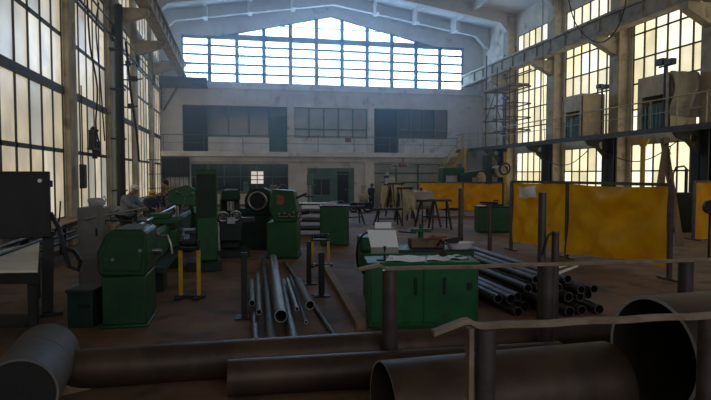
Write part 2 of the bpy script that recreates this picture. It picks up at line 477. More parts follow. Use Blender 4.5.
trim(MB().box(XL, XR, YE + .38, YE + .42, 0, 7.3), 'dark')          # thin dark sheet, painted as the shade of rooms behind the openings
door(-3.66, -1.9, 3.8, 7.15, 'dark', 'teal')
office_window(-1.9, 2.46, 4.9, 7.15, 3, (), 'glassdk', 'teal')
trim(MB().box(-1.9, 2.46, YE + .02, YE + .35, 3.8, 4.88), 'wallend')
door(2.5, 3.78, 3.8, 6.4, 'teal', 'teal')
office_window(2.5, 3.78, 6.42, 7.15, 1, (), 'glassdk', 'teal')
office_window(4.32, 9.88, 4.9, 7.15, 5, (5.55,), 'glassgr', 'teal')
door(10.38, 12.3, 3.8, 7.2, 'dark', 'teal')
office_window(12.35, 16.35, 4.95, 7.2, 4, (5.6,), 'glassdk', 'teal')
trim(MB().box(12.35, 16.35, YE + .02, YE + .35, 3.8, 4.93), 'wallend')
office_window(-3.1, 3.85, .9, 2.93, 6, (2.0,), 'glassdk', 'teal', y=YE + .22)
o = office_window(1.1, 2.05, 1.46, 2.42, 2, (1.78, 2.1), 'pdl', 'dark', y=YE + .05, t=.03)
# green timber portal with door and hatch
b = MB().box(5.28, 8.83, YE - .06, YE + .12, 2.35, 2.65)
b.box(5.28, 5.72, YE - .06, YE + .12, 0, 2.35); b.box(6.96, 7.5, YE - .06, YE + .12, 0, 2.35); b.box(8.4, 8.83, YE - .06, YE + .12, 0, 2.35)
b.box(5.72, 6.96, YE - .06, YE + .12, 0, .6); b.box(5.72, 6.96, YE - .06, YE + .12, 1.8, 2.35)
trim(b, 'teal', bevel=.01)
office_window(5.72, 6.96, .6, 1.8, 2, (), 'glassdk', 'teal', y=YE + .1)
door(7.5, 8.4, 0, 2.25, 'dark', 'teal', y=YE + .05)
office_window(10.45, 17.5, .85, 2.98, 4, (1.55, 2.25), 'glassgr', 'teal', t=.06)
# balcony slab, its beam and railing; pilasters of the end wall
trim(MB().box(XL + .02, 17.0, YE - 1.0, YE + .02, 3.45, 3.8), 'wallend', bevel=.02)
trim(MB().box(XL + .02, 17.0, YE - .35, YE + .02, 3.1, 3.45), 'wallend')
trim(MB().box(3.8, 4.3, YE - .22, YE + .1, 3.8, 8.0), 'wallend')
trim(MB().box(9.9, 10.36, YE - .22, YE + .1, 3.8, 8.0), 'wallend')
trim(MB().box(9.6, 10.3, YE - .3, YE + .1, 0, 3.1), 'wallend')
trim(MB().box(XL + .02, XR - .02, YE - .25, YE + .1, 8.35, 8.75), 'wallend')
t = thing('balcony_railing', 'thin steel railing along the upper balcony of the end wall', 'railing', (0, YE - .95, 3.8))
f = MB(); f.cyl((XL + .1, 0, 1.15), (16.8, 0, 1.15), .03); f.build('top_rail', 'teal', t)
f = MB().cyl((XL + .1, 0, .6), (16.8, 0, .6), .015); f.build('mid_rail', 'teal', t)
for i in range(9):
    x = XL + .2 + i * 2.7
    MB().cyl((x, 0, 0), (x, 0, 1.15), .025).build('post', 'teal', t)
f = MB()
for i in range(16): f.cyl((10.5 + i * .13, 0, .02), (10.5 + i * .13, 0, 1.13), .014, n=6)
f.build('balusters', 'teal', t)
o = ground(MB().box(7.95, 8.4, YE - 1.0, YE - .985, 4.55, 4.85).build('notice', 'red')); tag(o, 'small red notice hanging on the balcony railing', 'sign')
# wall pipes and drooping cables of the window wall
def cable(name, pts, r, label, cat, mt='rubber', n=20):
    P = [V(p) for p in pts]; out = []
    for i in range(len(P) - 1):
        p0, p1, p2, p3 = P[max(i - 1, 0)], P[i], P[i + 1], P[min(i + 2, len(P) - 1)]
        for k in range(n):
            t = k / n
            out.append(.5 * ((2 * p1) + (p2 - p0) * t + (2 * p0 - 5 * p1 + 4 * p2 - p3) * t * t + (3 * p1 - p0 - 3 * p2 + p3) * t ** 3))
    out.append(P[-1])
    return tag(MB().tube(out, r, 8).build(name, mt), label, cat)
# ------------------------------------------------------------------ crane beams
def crane_beam(x, label, y0=14.0):
    t = thing('crane_runway_beam', label, 'beam', (x, y0, 9.0))
    L = YE - .05 - y0
    b = MB().box(-.12, .12, 0, L, .12, .78); b.box(-.26, .26, 0, L, 0, .12); b.box(-.26, .26, 0, L, .78, .9)
    for i in range(int(L / 1.5)): b.box(-.2, .2, .75 + i * 1.5, .8 + i * 1.5, .1, .8)
    b.build('girder', 'beamk', t)
    MB().box(-.05, .05, 0, L, .9, 1.0).build('rail', 'steel', t)
    return t
crane_beam(17.72, 'crane runway beam on corbels along the brighter window wall')
crane_beam(XL + 1.5, 'crane runway beam on corbels along the dingy window wall', 8)
# service platform in the corner below the great window
t = thing('service_platform', 'dark steel service platform in the corner beside the great window', 'platform', (-3.6, 40.9, 8.25))
MB().box(-1.4, 1.75, -.3, 1.3, 0, .55).build('deck', 'beamd', t)
f = MB().cyl((-1.2, -.2, .55), (-1.2, -.2, 1.6), .03); f.cyl((.2, -.2, .55), (.2, -.2, 1.75), .03); f.cyl((1.5, -.2, .55), (1.5, -.2, 1.6), .03)
f.cyl((-1.2, -.2, 1.55), (1.5, -.2, 1.55), .03); f.cyl((.2, -.2, 1.7), (1.3, -.2, .6), .03)
f.build('railing', 'iron', t)
f = MB().beam((-1.3, 1.2, -1.6), (-.2, .3, 0), .1, .1); f.beam((-1.3, .2, -1.6), (-1.3, .2, 0), .1, .1); f.build('bracket', 'iron', t)
# ------------------------------------------------------------------ mezzanine along the bright wall
MX, MZ = 17.0, 4.1
t = thing('mezzanine_platform', 'long steel mezzanine walkway on brackets below the bright windows', 'platform', (MX, 16.5, 0))
L = YE - .1 - 16.5
b = MB().box(0, XR - MX - .56, 0, L, MZ - .06, MZ); b.build('deck', 'beamd', t)
b = MB().box(0, .12, 0, L, MZ - .2, MZ - .06); b.box(-.05, .17, 0, L, MZ - .23, MZ - .2); b.build('edge_beam', 'beamd', t)
for i in range(int(L / 1.45) + 1):
    MB().cyl((.05, .1 + i * 1.45, MZ), (.05, .1 + i * 1.45, MZ + 1.15), .028, n=8).build('railing_post', 'railp', t)
for z, r in ((1.15, .032), (.6, .018)):
    MB().cyl((.05, 0, MZ + z), (.05, L, MZ + z), r, n=8).build('handrail', 'railp', t)
for y in COLR[5:]:
    f = MB(); yy = y - 16.5
    ring = [(.0, MZ - .06), (.0, MZ - .34), (.7, MZ - .6), (1.36, MZ - 1.25), (1.36, MZ - .06)]
    hx, hz, hr = 1.02, MZ - .44, .16
    # plate with a round hole: stitched as a fan between the outline and the hole
    hole = [(hx + hr * cos(a), hz + hr * sin(a)) for a in [2 * pi * k / 20 for k in range(20)]]
    out = []
    for k in range(20):
        a = 2 * pi * k / 20; best = None
        for i in range(len(ring)):
            (x1, z1), (x2, z2) = ring[i], ring[(i + 1) % len(ring)]
            dx, dz = cos(a), sin(a); ex, ez = x2 - x1, z2 - z1
            den = dx * ez - dz * ex
            if abs(den) < 1e-9: continue
            tt = ((x1 - hx) * ez - (z1 - hz) * ex) / den; uu = ((x1 - hx) * dz - (z1 - hz) * dx) / den
            if tt > 0 and -1e-6 <= uu <= 1 + 1e-6 and (best is None or tt < best): best = tt
        out.append((hx + best * cos(a), hz + best * sin(a)))
    out[:] = out
    vs = []
    for s in (-.05, .05): vs += [(u, yy + s, w) for u, w in out] + [(u, yy + s, w) for u, w in hole]
    fs = []
    for k in range(20):
        k2 = (k + 1) % 20
        fs += [(k, k2, 20 + k2, 20 + k), (40 + k, 60 + k, 60 + k2, 40 + k2), (k, 40 + k, 40 + k2, k2), (20 + k, 20 + k2, 60 + k2, 60 + k)]
    f.add(vs, fs)
    f.box(.0, XR - MX - .57, yy - .12, yy + .12, MZ - .09, MZ - .06)
    f.build('bracket', 'beamd', t)
# dark steel stanchions in front of the lower columns
for i, y in enumerate(COLR[5:]):
    t = thing('stanchion', ['dark steel stanchion under the walkway nearest the lone curtain at the edge', 'dark steel stanchion under the walkway behind the big yellow screen', 'dark steel stanchion under the walkway near the green chest', 'dark steel stanchion under the walkway by the yellow stairs'][i], 'column', (XR - .73, y, 0))
    b = MB().box(-.1, .1, -.03, .03, 0, MZ - .1); b.box(-.1, -.06, -.45, .45, 0, MZ - .1); b.box(.06, .1, -.45, .45, 0, MZ - .1); b.build('shaft', 'black', t)
    MB().box(-.3, .14, -.5, .5, 0, .06).build('base_plate', 'greend', t)
# cabins on the mezzanine
def cabin(y0, y1, label, h=2.55, drape=True):
    t = thing('control_cabin', label, 'cabin', (MX + .3, y0, MZ))
    L = y1 - y0; w = 1.3
    b = MB().box(0, w, 0, L, h - .12, h)
    b.box(0, .06, 0, L, h * .62, h - .12); b.box(0, .06, 0, L * .12, 0, h * .62); b.box(0, .06, L * .86, L, 0, h * .62)
    b.box(w - .06, w, 0, L, 0, h - .12); b.box(0, w, 0, .06, 0, h - .12); b.box(0, w, L - .06, L, 0, h - .12)
    b.build('shell', 'cabin', t, bevel=.01)
    MB().box(.0, w, .02, L - .02, 0, .05).build('floor_panel', 'dark', t)
    f = MB()
    for i in range(7): f.box(.01, .04, L * .14 + i * L * .115, L * .14 + i * L * .115 + .08, .05, h * .45)
    f.build('grille', 'teal', t)
    MB().box(.3, 1.0, L * .3, L * .75, .05, 1.1).build('console', 'teal', t)
    if drape:
        f = MB().grid(lambda u, v: V((-.05 + u * 1.4 + .05 * sin(v * 7), -.06 - .22 * sin(pi * min(1, v * 1.1)) * (.6 + .4 * sin(u * 9 + v * 3)) - .05 * sin(u * 17 + v * 4), h + .02 - v * 1.75 - .1 * u * v)), 24, 12)
        f.build('plastic_drape', 'plastic', t, solid=.02)
    return t
cabin(20.2, 22.1, 'tan control cabin draped in plastic on the walkway nearest the camera', 2.25)
cabin(26.2, 27.9, 'tan control cabin on the walkway farther from the camera', 2.2, False)
for i, (y, h, lb) in enumerate(((20.3, 2.5, 'twin floodlight on a pole above the draped cabin'), (24.35, 2.15, 'small floodlight on a pole above the farther cabin'), (34.3, 2.9, 'small floodlight on a pole between farther cabin and scaffold'))):
    t = thing('floodlight', lb, 'lamp', (MX + .13, y, MZ))
    MB().cyl((0, 0, 0), (0, 0, h), .045).build('pole', 'iron', t)
    k = 1.0 if i == 0 else .75
    MB().box(-.12, .12, -.5 * k, -.08, h - .03, h + .22 * k).box(-.12, .12, .02, .45 * k, h + .05, h + .32 * k).box(-.02, .02, -.4, .35, h - .05, h + .02).build('lamp_head', 'iron', t, bevel=.02)
# scaffold standing on the mezzanine
t = thing('scaffold_tower', 'rusty tube scaffold tower standing on the far end of the walkway', 'scaffold', (0, 0, MZ))
SX, SY = (17.16, 18.5), (33.8, 35.6, 37.3)
for i, x in enumerate(SX):
    for j, y in enumerate(SY):
        h = [[5.0, 5.3, 5.6], [5.6, 6.6, 6.4]][i][j] if i else [4.9, 5.2, 6.3][j]
        MB().cyl((x, y, 0), (x, y, h), .05, n=8).build('standard', 'rustd', t)
for z in (.9, 1.7, 2.6, 3.7, 4.75):
    for x in SX: MB().cyl((x, SY[0] - .25, z), (x, SY[2] + .25, z), .045, n=8).build('ledger', 'rustd', t)
    if z < 4.7:
        for y in SY: MB().cyl((SX[0] - .2, y, z + .06), (SX[1] + .1, y, z + .06), .04, n=8).build('transom', 'rustd', t)
for (y0, z0, y1, z1) in ((33.8, .2, 35.6, 2.6), (37.3, 1.7, 35.6, 3.7)):
    MB().cyl((SX[0] - .05, y0, z0), (SX[0] - .05, y1, z1), .03, n=8).build('brace', 'iron', t)
MB().box(SX[0] - .1, 18.4, 33.7, 37.4, 3.78, 3.9).build('board_platform', 'wood', t)

# ------------------------------------------------------------------ yellow stair at the far end
t = thing('steel_stair', 'steep yellow steel stair climbing to the far end of the walkway', 'stairs', (13.6, 40.3, 0))
dx, dz = 3.35, MZ
for s in (-.4, .4):
    MB().beam((0, s, 0), (dx, s, dz), .05, .22).build('stringer', 'yellow', t)
    MB().tube([(0, s, .1), (0, s, 1.0), (dx, s, dz + 1.0), (dx, s, dz)], .03).build('handrail', 'yellow', t)
    MB().cyl((dx * .5, s, dz * .5), (dx * .5, s, dz * .5 + 1.0), .035).build('baluster', 'yellow', t)
for i in range(14):
    u = (i + .7) / 14.5
    MB().box(dx * u - .09, dx * u + .09, -.38, .38, dz * u - .02, dz * u + .02).build('tread', 'yellow', t)
def pole(name, x, y, h, r, mt, label, cat='post', z=0):
    t = thing(name, label, cat, (x, y, z))
    MB().cyl((0, 0, .02), (0, 0, h), r, n=20).build('shaft', mt, t)
    MB().cyl((0, 0, 0), (0, 0, .03), r * 1.5, n=20).build('base_flange', mt, t)
    return t
q = at_x(465, 170, 16.4); pole('support_post', q.x, q.y, 4.0, .09, 'yellow', 'yellow post supporting the walkway beside the stair foot')
q = at_x(505, 170, 16.8); pole('support_post', q.x, q.y, 3.6, .1, 'yellow', 'yellow post under the walkway at the far edge of the big screen')
q = at_x(643, 150, 16.8); t = pole('support_post', q.x, q.y, MZ - .45, .1, 'yellow', 'yellow post with a flared head rising behind the big screen')
MB().cyl((0, 0, MZ - .75), (0, 0, MZ - .45), .12, .26, n=20).build('flared_head', 'yellow', t)

# ------------------------------------------------------------------ welding screens
def screen(name, pts, label, posts, cm, hb=.25, patch=None, loc=None, sag=.13):
    """pts: list of ground points of the posts; each panel is a curtain"""
    t = thing(name, label, 'screen', (pts[0][0], pts[0][1], 0)); o = V((pts[0][0], pts[0][1], 0))
    H = posts
    P = [V((p[0], p[1], 0)) - o for p in pts]
    for i, p in enumerate(P):
        MB().box(p.x - .04, p.x + .04, p.y - .04, p.y + .04, .02, H).box(p.x - .05, p.x + .05, p.y - .3, p.y + .3, 0, .04).build('post', 'post', t)
    for i in range(len(P) - 1):
        a, c = P[i], P[i + 1]
        MB().beam(a + V((0, 0, H)), c + V((0, 0, H)), .06, .07).build('top_rail', 'post', t)
        n = V((c - a)).normalized().cross(V((0, 0, 1)))
        ph = random.random() * 6
        W = (c - a).length
        def fn(u, v, a=a, c=c, n=n, ph=ph, i=i, W=W):
            edge = 4 * u * (1 - u)
            fold = sag * (.5 * sin(u * 11 + ph) * v + .35 * sin(u * 23 + v * 5 + ph) * (.3 + .7 * v) + 1.0 * sin(pi * u) * sin(10 * v - 6.5 * edge) * (1 - .45 * v))
            fold += sag * .5 * sin(u * 7 + v * 9 + ph) * edge
            sagz = -.05 * edge * (1 - v) * (1 if i else .3)
            drop = (H - hb) * (1 + .05 * sin(u * 3 + ph))
            return a + (c - a) * (.02 + .96 * u) + n * fold + V((0, 0, H - .03 + sagz - v * drop))
        MB().grid(fn, 60, 36).build('curtain', cm, t, solid=.006)
        if patch and i == 0:
            def f2(u, v, fn=fn):
                q = fn(.1 + .4 * u + .03 * v, .05 + .19 * v + .02 * sin(u * 5)); nn = n if n.y < 0 else -n
                return q + nn * .012
            MB().grid(f2, 12, 8).build('patch', 'white', t, solid=.003)
    return t
s1 = gp(511, 250); s2 = gp(566.5, 258); s3 = gp(669, 280)
screen('welding_screen', [s1, s2, s3], 'big two panel yellow welding screen with a white patch', 1.98, 'curt', .2, True)
s1 = at_y(418, 200, 29.0); s2 = at_y(463, 200, 28.5); s3 = at_y(503, 200, 27.2)
screen('welding_screen', [(s1.x, s1.y), (s2.x, s2.y), (s3.x, s3.y)], 'low orange welding screen beyond the green chest, under the stair', 1.75, 'curt2', .35)
s1 = gp(693, 240); s2 = s1 + V((2.6, -.5, 0))
screen('welding_screen', [s1, s2], 'single orange welding curtain at the picture edge below the draped cabin', 1.95, 'curt2', .15)
#@@PART2
# ------------------------------------------------------------------ foreground pipes
def pipe(name, p, q, ro, wall, mt, label, group=None, n=36, cat='pipe', rim='cut'):
    p, q = V(p), V(q)
    o = MB().hollow(p, q, ro, ro - wall, n).build(name, [mt, rim, 'inner'])
    c = (p + q) / 2; c = V((c.x, c.y, min(v.co.z for v in o.data.vertices)))
    o.data.transform(M4.Translation(-c)); o.location = c
    return tag(o, label, cat, group)
FG = 'foreground pipes on the floor'
pipe('steel_pipe', gp(58, 370, .2), gp(640, 332, .2), .2, .012, 'piper', 'long rusty brown pipe lying behind the bent bar post, reaching the two short drums')
pipe('steel_pipe', gp(228, 378, .18), gp(560, 358, .18), .18, .012, 'piper', 'shorter brown pipe lying in front of the longest pipe, its end clear of the drums')
pipe('large_pipe', at_z(383, 407.6, 4.49), at_z(609, 383, 5.02), .36, .012, 'piper', 'big brown pipe low in front, its open mouth beside the nearest bent rail')
a = at_z(651, 354, 4.65); dr = (RT + FR * .28).normalized(); dr.z = 0
D1 = a + dr * 3.2
pipe('large_pipe', a, D1, .472, .03, 'piper', 'largest pipe with pale rimmed open mouth below the nearest rail', n=56)
for k, t_ in enumerate((.55, 2.6)):
    c = a + dr * t_; pz = c.z - .472
    b = MB().box(-.07, .07, -.5, .5, 0, pz - .004); b.box(-.2, .2, -.5, .5, 0, .03); b.box(-.2, .2, -.5, .5, pz - .03, pz - .002)
    for s in (-1, 1): b.prism([(.15, pz), (.42, pz), (.42, pz + .13)], (.12, 0, 0), lambda u, w, s=s: V((-.06, s * u, w)))
    o = b.build('pipe_cradle', 'wood'); o.location = (c.x, c.y, 0); o.rotation_euler = (0, 0, atan2(dr.y, dr.x)); tag(o, ['timber cradle under the open mouth of the largest pipe', 'timber cradle under the far end of the largest pipe'][k], 'support')
n0, n1 = at_z(18, 395.5, 4.85), at_z(47, 353, 6.0); n0.z = n1.z = .317
for k, (u0, u1) in enumerate(((0, .52), (.535, 1))):
    p, q = n0.lerp(n1, u0), n0.lerp(n1, u1)
    t = thing('pipe_drum', ['grey short pipe drum with dark end facing the camera', 'grey short pipe drum butted behind the one facing the camera'][k], 'drum', ((p + q) / 2).to_tuple()[:2] + (0,))
    c = V(((p + q) / 2).to_tuple()[:2] + (0,))
    MB().hollow(p - c, q - c, .315, .295, 44).build('shell', ['pipeg', 'rimd', 'inner'], t)
    d = (q - p).normalized()
    MB().lathe(p - c + d * .02, q - c, [(0, .0), (0, .293), (.03, .293), (.03, 0)], 36).build('end_plate', 'black', t)
o = MB().prism([(-.2, 0), (.22, 0), (.22, .05), (-.12, .17)], (0, .16, 0), lambda u, w: V((u, w * 0 - .08, w))).build('timber_wedge', 'wood')
o.location = gp(66, 392, 0); o.rotation_euler = (0, 0, .5); tag(o, 'pale timber wedge beside the drums at the end of the longest pipe', 'wedge')

# pipe racks: round posts with a bent flat bar welded on top
def ribbon(pts, w, h, wdir):
    b = MB(); wd = V(wdir).normalized()
    vs = []
    for p in pts:
        p = V(p); vs += [p - wd * w / 2, p + wd * w / 2, p + wd * w / 2 + V((0, 0, h)), p - wd * w / 2 + V((0, 0, h))]
    fs = [(3, 2, 1, 0)]
    for k in range(len(pts) - 1):
        o = 4 * k
        fs += [(o + i, o + (i + 1) % 4, o + 4 + (i + 1) % 4, o + 4 + i) for i in range(4)]
    o = 4 * (len(pts) - 1); fs.append((o, o + 1, o + 2, o + 3))
    return b.add(vs, fs)
def rack(label, posts, H, r, lead, bw, bh, strap=False, end=None):
    P = [at_z(px, 300, z) for px, z in posts]
    o = V((P[0].x, P[0].y, 0)); t = thing('pipe_rack', label, 'rack', o)
    for p in P:
        q = V((p.x, p.y, 0)) - o
        MB().cyl(q + V((0, 0, .02)), q + V((0, 0, H)), r, n=24).build('post', 'post', t)
        MB().cyl(q, q + V((0, 0, .025)), r * 1.3, n=24).build('base_flange', 'post', t)
    d = (V((P[-1].x, P[-1].y, 0)) - o).normalized(); wd = d.cross(V((0, 0, 1)))
    L = (V((P[-1].x, P[-1].y, 0)) - o).length
    pts = [-d * lead[0] + V((0, 0, H - lead[2])), -d * lead[1] + V((0, 0, H + lead[3])), -d * lead[1] * .75 + V((0, 0, H + lead[3] + .004)), -d * lead[1] * .35 + V((0, 0, H + .005)), V((0, 0, H))]
    for k in range(1, 12): pts.append(d * (L * k / 11 * 1.0) + V((0, 0, H + .004 * sin(k * 1.7) * (k < 11))))
    if end: pts.append(d * (L + end) + V((0, 0, H)))
    ribbon(pts, bw, bh, wd).build('bent_flat_bar', 'rust', t, bevel=.004)
    if strap:
        MB().beam(-d * .11 + V((0, 0, H - .46)) - wd * 0, -d * .11 + V((0, 0, H + .01)), .03, .07).build('strap', 'rust', t)
    return t
rack('pipe rack of three posts whose bent bar passes before the green cabinet', [(390, 6.23), (547, 6.5), (685, 6.85)], 1.15, .085, (.36, .16, -.0, .04), .07, .035, end=.9)
rack('nearest pipe rack, its bent flat bar crossing the largest pipe mouth', [(486, 3.72), (709, 4.0)], 1.19, .066, (.36, .16, .03, .035), .07, .035, True, end=.8)

# pipes lying lengthways on the floor in the middle
MID = [((251, 281), (252, 303), .17, .05, 'pipeg', 'short grey pipe at the outer side of the floor bundle by the first black stake'),
       ((253, 296), (255.5, 342), .05, .05, 'pipe', 'lower dark pipe below the short grey pipe by the first black stake'),
       ((257.5, 275), (259, 312), .17, .045, 'pipeg', 'thin grey pipe second from the first black stake'),
       ((264, 260), (272, 344), .065, .065, 'pipeg', 'long grey pipe beside the thick pale pipe, stake side'),
       ((273, 258), (281, 316), .24, .088, 'greyp', 'thick pale pipe on top of the middle of the bundle'),
       ((283, 282), (294, 344), .07, .07, 'pipe', 'dull pipe under the thick pale pipe'),
       ((287, 279), (297, 309), .2, .034, 'greyp', 'thin bright pipe next to the thick pale pipe'),
       ((290, 276), (306, 322), .13, .028, 'pipeg', 'very thin pipe between the bright pipe and the open-ended thick one'),
       ((298, 281), (310, 305), .24, .068, 'pipeg', 'short thick pipe with open end near the two yellow stakes'),
       ((284, 261), (336, 338), .04, .034, 'pipeg', 'long thin pipe slanting out of the bundle across the floor')]
m['greyp'] = mat('pale_pipe', (.2, .19, .19), .5, .55, .25, 3, dirt=((.16, .11, .08), 4, .62))
for f_, n_, h, r, mt, lb in MID:
    pipe('steel_pipe', gp(n_[0], n_[1], h), gp(f_[0], f_[1], h), r, min(.008, r * .3), mt, lb, n=24)
p, q = gp(361, 326, .06), gp(326, 268, .06)
o = ground(MB().beam(p, q, .14, .12).build('timber_rail', 'wood')); tag(o, 'long brown timber rail on the floor leading to the yellow stakes', 'timber')
for k, (px, yb, yt, r, lb) in enumerate(((244.5, 318, 252, .045, 'first black stake, alone on the outer side of the floor bundle'), (309, 284, 241, .045, 'black stake behind the floor bundle beside the small yellow frame'), (321.5, 296, 252, .05, 'shorter black stake nearer than the small yellow frame'))):
    g = gp(px, yb); z = (g - CAM).dot(FR); h = EYE - (yt - 174) * z / F
    t = thing('rack_stake', lb, 'post', g)
    MB().box(-r, r, -r, r, .02, h).build('shaft', 'black', t, bevel=.005)
    MB().box(-.14, .14, -.14, .14, 0, .025).build('foot', 'black', t)

# pipe stack beside the green cabinet
lab_s = {0: 'bottom', 1: 'second', 2: 'third', 3: 'top'}
ROWS = [(0, .085, .082, [512, 529, 545, 561, 578, 597]), (1, .235, .078, [499, 510, 521, 537, 553, 571, 585, 599]), (2, .375, .072, [532, 548, 566, 582, 598]), (3, .505, .07, [541, 557, 577])]
ordn = ['first', 'second', 'third', 'fourth', 'fifth', 'sixth', 'seventh', 'eighth']
for r_, h, ro, xs_ in ROWS:
    for k, px in enumerate(xs_):
        z = 9.0 + random.uniform(-.25, .3) + (0.25 if r_ == 3 else 0)
        p = at_z(px, 300, 9.0); p.y += z - 9.0; p.z = h + (0 if r_ == 0 else random.uniform(-.012, .012))
        L = random.uniform(4.2, 5.6)
        q = p + V((random.uniform(-.008, .008), L, 0))
        rr = ro * random.uniform(.86, 1.0)
        if r_ == 0: p.z = q.z = rr
        else: q.z = p.z
        pipe('stacked_pipe', p, q, rr, .009, random.choice(['pipe', 'pipe', 'piper']), 'dark pipe in the %s layer of the stack, %s from the green cabinet' % (lab_s[r_], ordn[k]), 'pipes stacked beside the green cabinet', n=22, rim='rimd')
g = at_z(541, 300, 8.45); t = pole('rack_post', g.x, g.y, 1.93, .06, 'post', 'tall round post before the pipe stack, highest in front of the yellow screen')
g = at_z(554.5, 300, 8.4); t = pole('rack_post', g.x, g.y, 1.36, .055, 'post', 'shorter round post with a bent handle before the pipe stack')
MB().tube([(0, 0, 1.2), (-.05, .0, 1.36), (-.12, .0, 1.3), (-.17, 0, 1.12), (-.19, 0, 1.02)], .018).build('handle', 'iron', t)
g = gp(460.5, 243); pole('rack_post', g.x, g.y, 1.75, .085, 'post', 'lone round post before the orange screen, beyond the white tray')
g = gp(489.5, 253); pole('rack_post', g.x, g.y, 1.33, .06, 'post', 'slim dark post on the open floor between green chest and yellow screen')
o = ground(MB().beam(gp(556, 274, .64), gp(577, 266, .62), .05, .02).beam(gp(556, 268, .64), gp(572, 264, .66), .04, .02).build('wood_offcut', 'bench')); tag(o, 'pale wood offcuts lying on top of the pipe stack', 'wood')

# ------------------------------------------------------------------ green cabinet with papers
a, c = gp(368.5, 330), gp(478, 328.5)
rz = atan2(c.y - a.y, c.x - a.x); W = (c - a).length; CH = .96
t = thing('tool_cabinet', 'bright green steel tool cabinet with papers on top, behind the bent bar', 'cabinet', a, rz)
CAB = M4.Translation(a) @ M4.Rotation(rz, 4, 'Z')
MB().box(0, W, 0, .62, .04, CH - .03).box(.04, W - .04, .04, .58, 0, .04).build('body', 'greenb', t, bevel=.008)
MB().box(-.02, W + .02, -.02, .64, CH - .03, CH).build('top_plate', 'greenb', t, bevel=.006)
for x0, x1 in ((.03, W * .48), (W * .5, W - .03)):
    d = MB().box(x0, x1, -.018, 0, .1, CH - .1).build('door', 'greenb', t, bevel=.006)
    hx = x1 - .1 if x0 < .1 else x0 + .28
    MB().box(hx, hx + .035, -.05, -.018, .5, .74).build('handle', 'greend', d)
MB().box(W - .16, W - .1, -.045, -.018, .56, .66).build('latch', 'greend', t)
def sheet(pts, label, z, crumple=.012, name='paper_sheet'):
    """pts: four corners on the cabinet top in local metres"""
    P = [CAB @ V((x, y, z)) for x, y in pts]
    def fn(u, v):
        p = (P[0] * (1 - u) + P[1] * u) * (1 - v) + (P[3] * (1 - u) + P[2] * u) * v
        return p + V((0, 0, crumple * (1 + sin(u * 7 + v * 4) * sin(v * 6 + u * 3))))
    o = MB().grid(fn, 16, 12).build(name, 'white', solid=.002); return tag(ground(o), label, 'paper')
sheet([(.24, .02), (.8, -.03), (.88, .46), (.36, .58)], 'large white drawing sheet on the green cabinet beside the document stand', CH + .002)
sheet([(.84, .08), (1.18, .04), (1.22, .5), (.94, .54)], 'middle white paper on the green cabinet under a dark lump', CH + .002)
sheet([(1.18, .2), (1.5, .26), (1.47, .56), (1.23, .52)], 'white paper on the cabinet end nearest the pipe stack', CH + .002)
o = MB().ball((0, 0, .045), .075, .05, .045).build('dark_rag', 'black'); o.location = CAB @ V((1.12, .3, CH + .03)); tag(o, 'dark lump of rag lying on the papers', 'rag')
o = MB().box(-.05, .05, -.012, .012, 0, .02).cyl((.05, 0, .01), (.14, .01, .01), .007).build('pen_tool', 'black'); o.location = CAB @ V((1.34, .28, CH + .027)); tag(o, 'small dark hand tool on the end paper of the cabinet', 'tool')
# document stand
sp = CAB @ V((.25, .22, CH)); zc = (sp - CAM).dot(FR)
t = thing('document_stand', 'document stand holding two white drawings at the cabinet corner', 'stand', sp, -YAW)
MB().cyl((0, 0, .02), (0, 0, .2), .018).box(-.12, .12, -.09, .09, 0, .02).build('foot', 'iron', t)
def bd(u, v, off=0): return V((u, v * .22 - off * .97, .1 + v * .97 - off * .22))
def plate(b, u0, u1, v0, v1, off, th=.004):
    vs = [bd(u, v, o_) for o_ in (off, off + th) for u, v in ((u0, v0), (u1, v0), (u1, v1), (u0, v1))]
    return b.add(vs, [(0, 3, 2, 1), (4, 5, 6, 7), (0, 1, 5, 4), (1, 2, 6, 5), (2, 3, 7, 6), (3, 0, 4, 7)])
plate(MB(), -.19, .17, .0, .36, -.012, .012).build('board', 'grey', t)
plate(MB(), -.2, .2, .0, .085, .002, .02).build('ledge', 'grey', t)
b = MB(); vs = [bd(u, v, o_) for o_ in (.001, .003) for u, v in ((-.2, .085), (.2, .085), (.16, .335), (-.25, .34))]
b.add(vs, [(0, 3, 2, 1), (4, 5, 6, 7), (0, 1, 5, 4), (1, 2, 6, 5), (2, 3, 7, 6), (3, 0, 4, 7)]).build('drawing', 'white', t)
plate(MB(), -.14, .1, .3, .45, -.004, .003).build('rear_drawing', 'white', t)

# green clamp machine with clutter behind the cabinet
a = gp(363, 300); a = at_z(362, 300, 9.7); a.z = 0; c = at_z(474, 300, 9.9); rz = atan2(c.y - a.y, c.x - a.x); W = (c.xy - a.xy).length
t = thing('pipe_clamp_machine', 'green pipe clamping bench cluttered with tools, behind the papers', 'machine', a, rz); PM = M4.Translation(a) @ M4.Rotation(rz, 4, 'Z')
MB().box(0, W, 0, .75, .5, .86).build('bed', 'green', t, bevel=.02)
for x in (.1, W - .25): MB().box(x, x + .15, .05, .7, 0, .5).build('leg', 'green', t)
b = MB(); b.box(-.02, .62, .05, .7, .86, 1.12); b.build('gear_case', 'green', t, bevel=.04)
MB().box(.62, W + .02, .02, .74, .86, .9).build('work_plate', 'iron', t)
MB().box(.9, 1.5, .25, .6, .9, 1.06).build('timber_block', 'wood', t, bevel=.02)
b = MB().prism([(.0, 0), (.34, 0), (.28, .12), (.08, .2), (0, .16)], (0, .3, 0), lambda u, w: V((.36 + u, .2, 1.12 + w))); b.build('rag_heap', 'tarp', t)
MB().cyl((1.12, .5, .9), (1.12, .5, 1.22), .05).box(.95, 1.3, .42, .58, 1.16, 1.22).cyl((1.12, .5, 1.2), (1.12, .5, 1.3), .03).build('clamp', 'green', t, bevel=.01)
MB().beam((.55, .35, 1.2), (1.0, .45, 1.15), .12, .03).build('slide', 'greend', t)
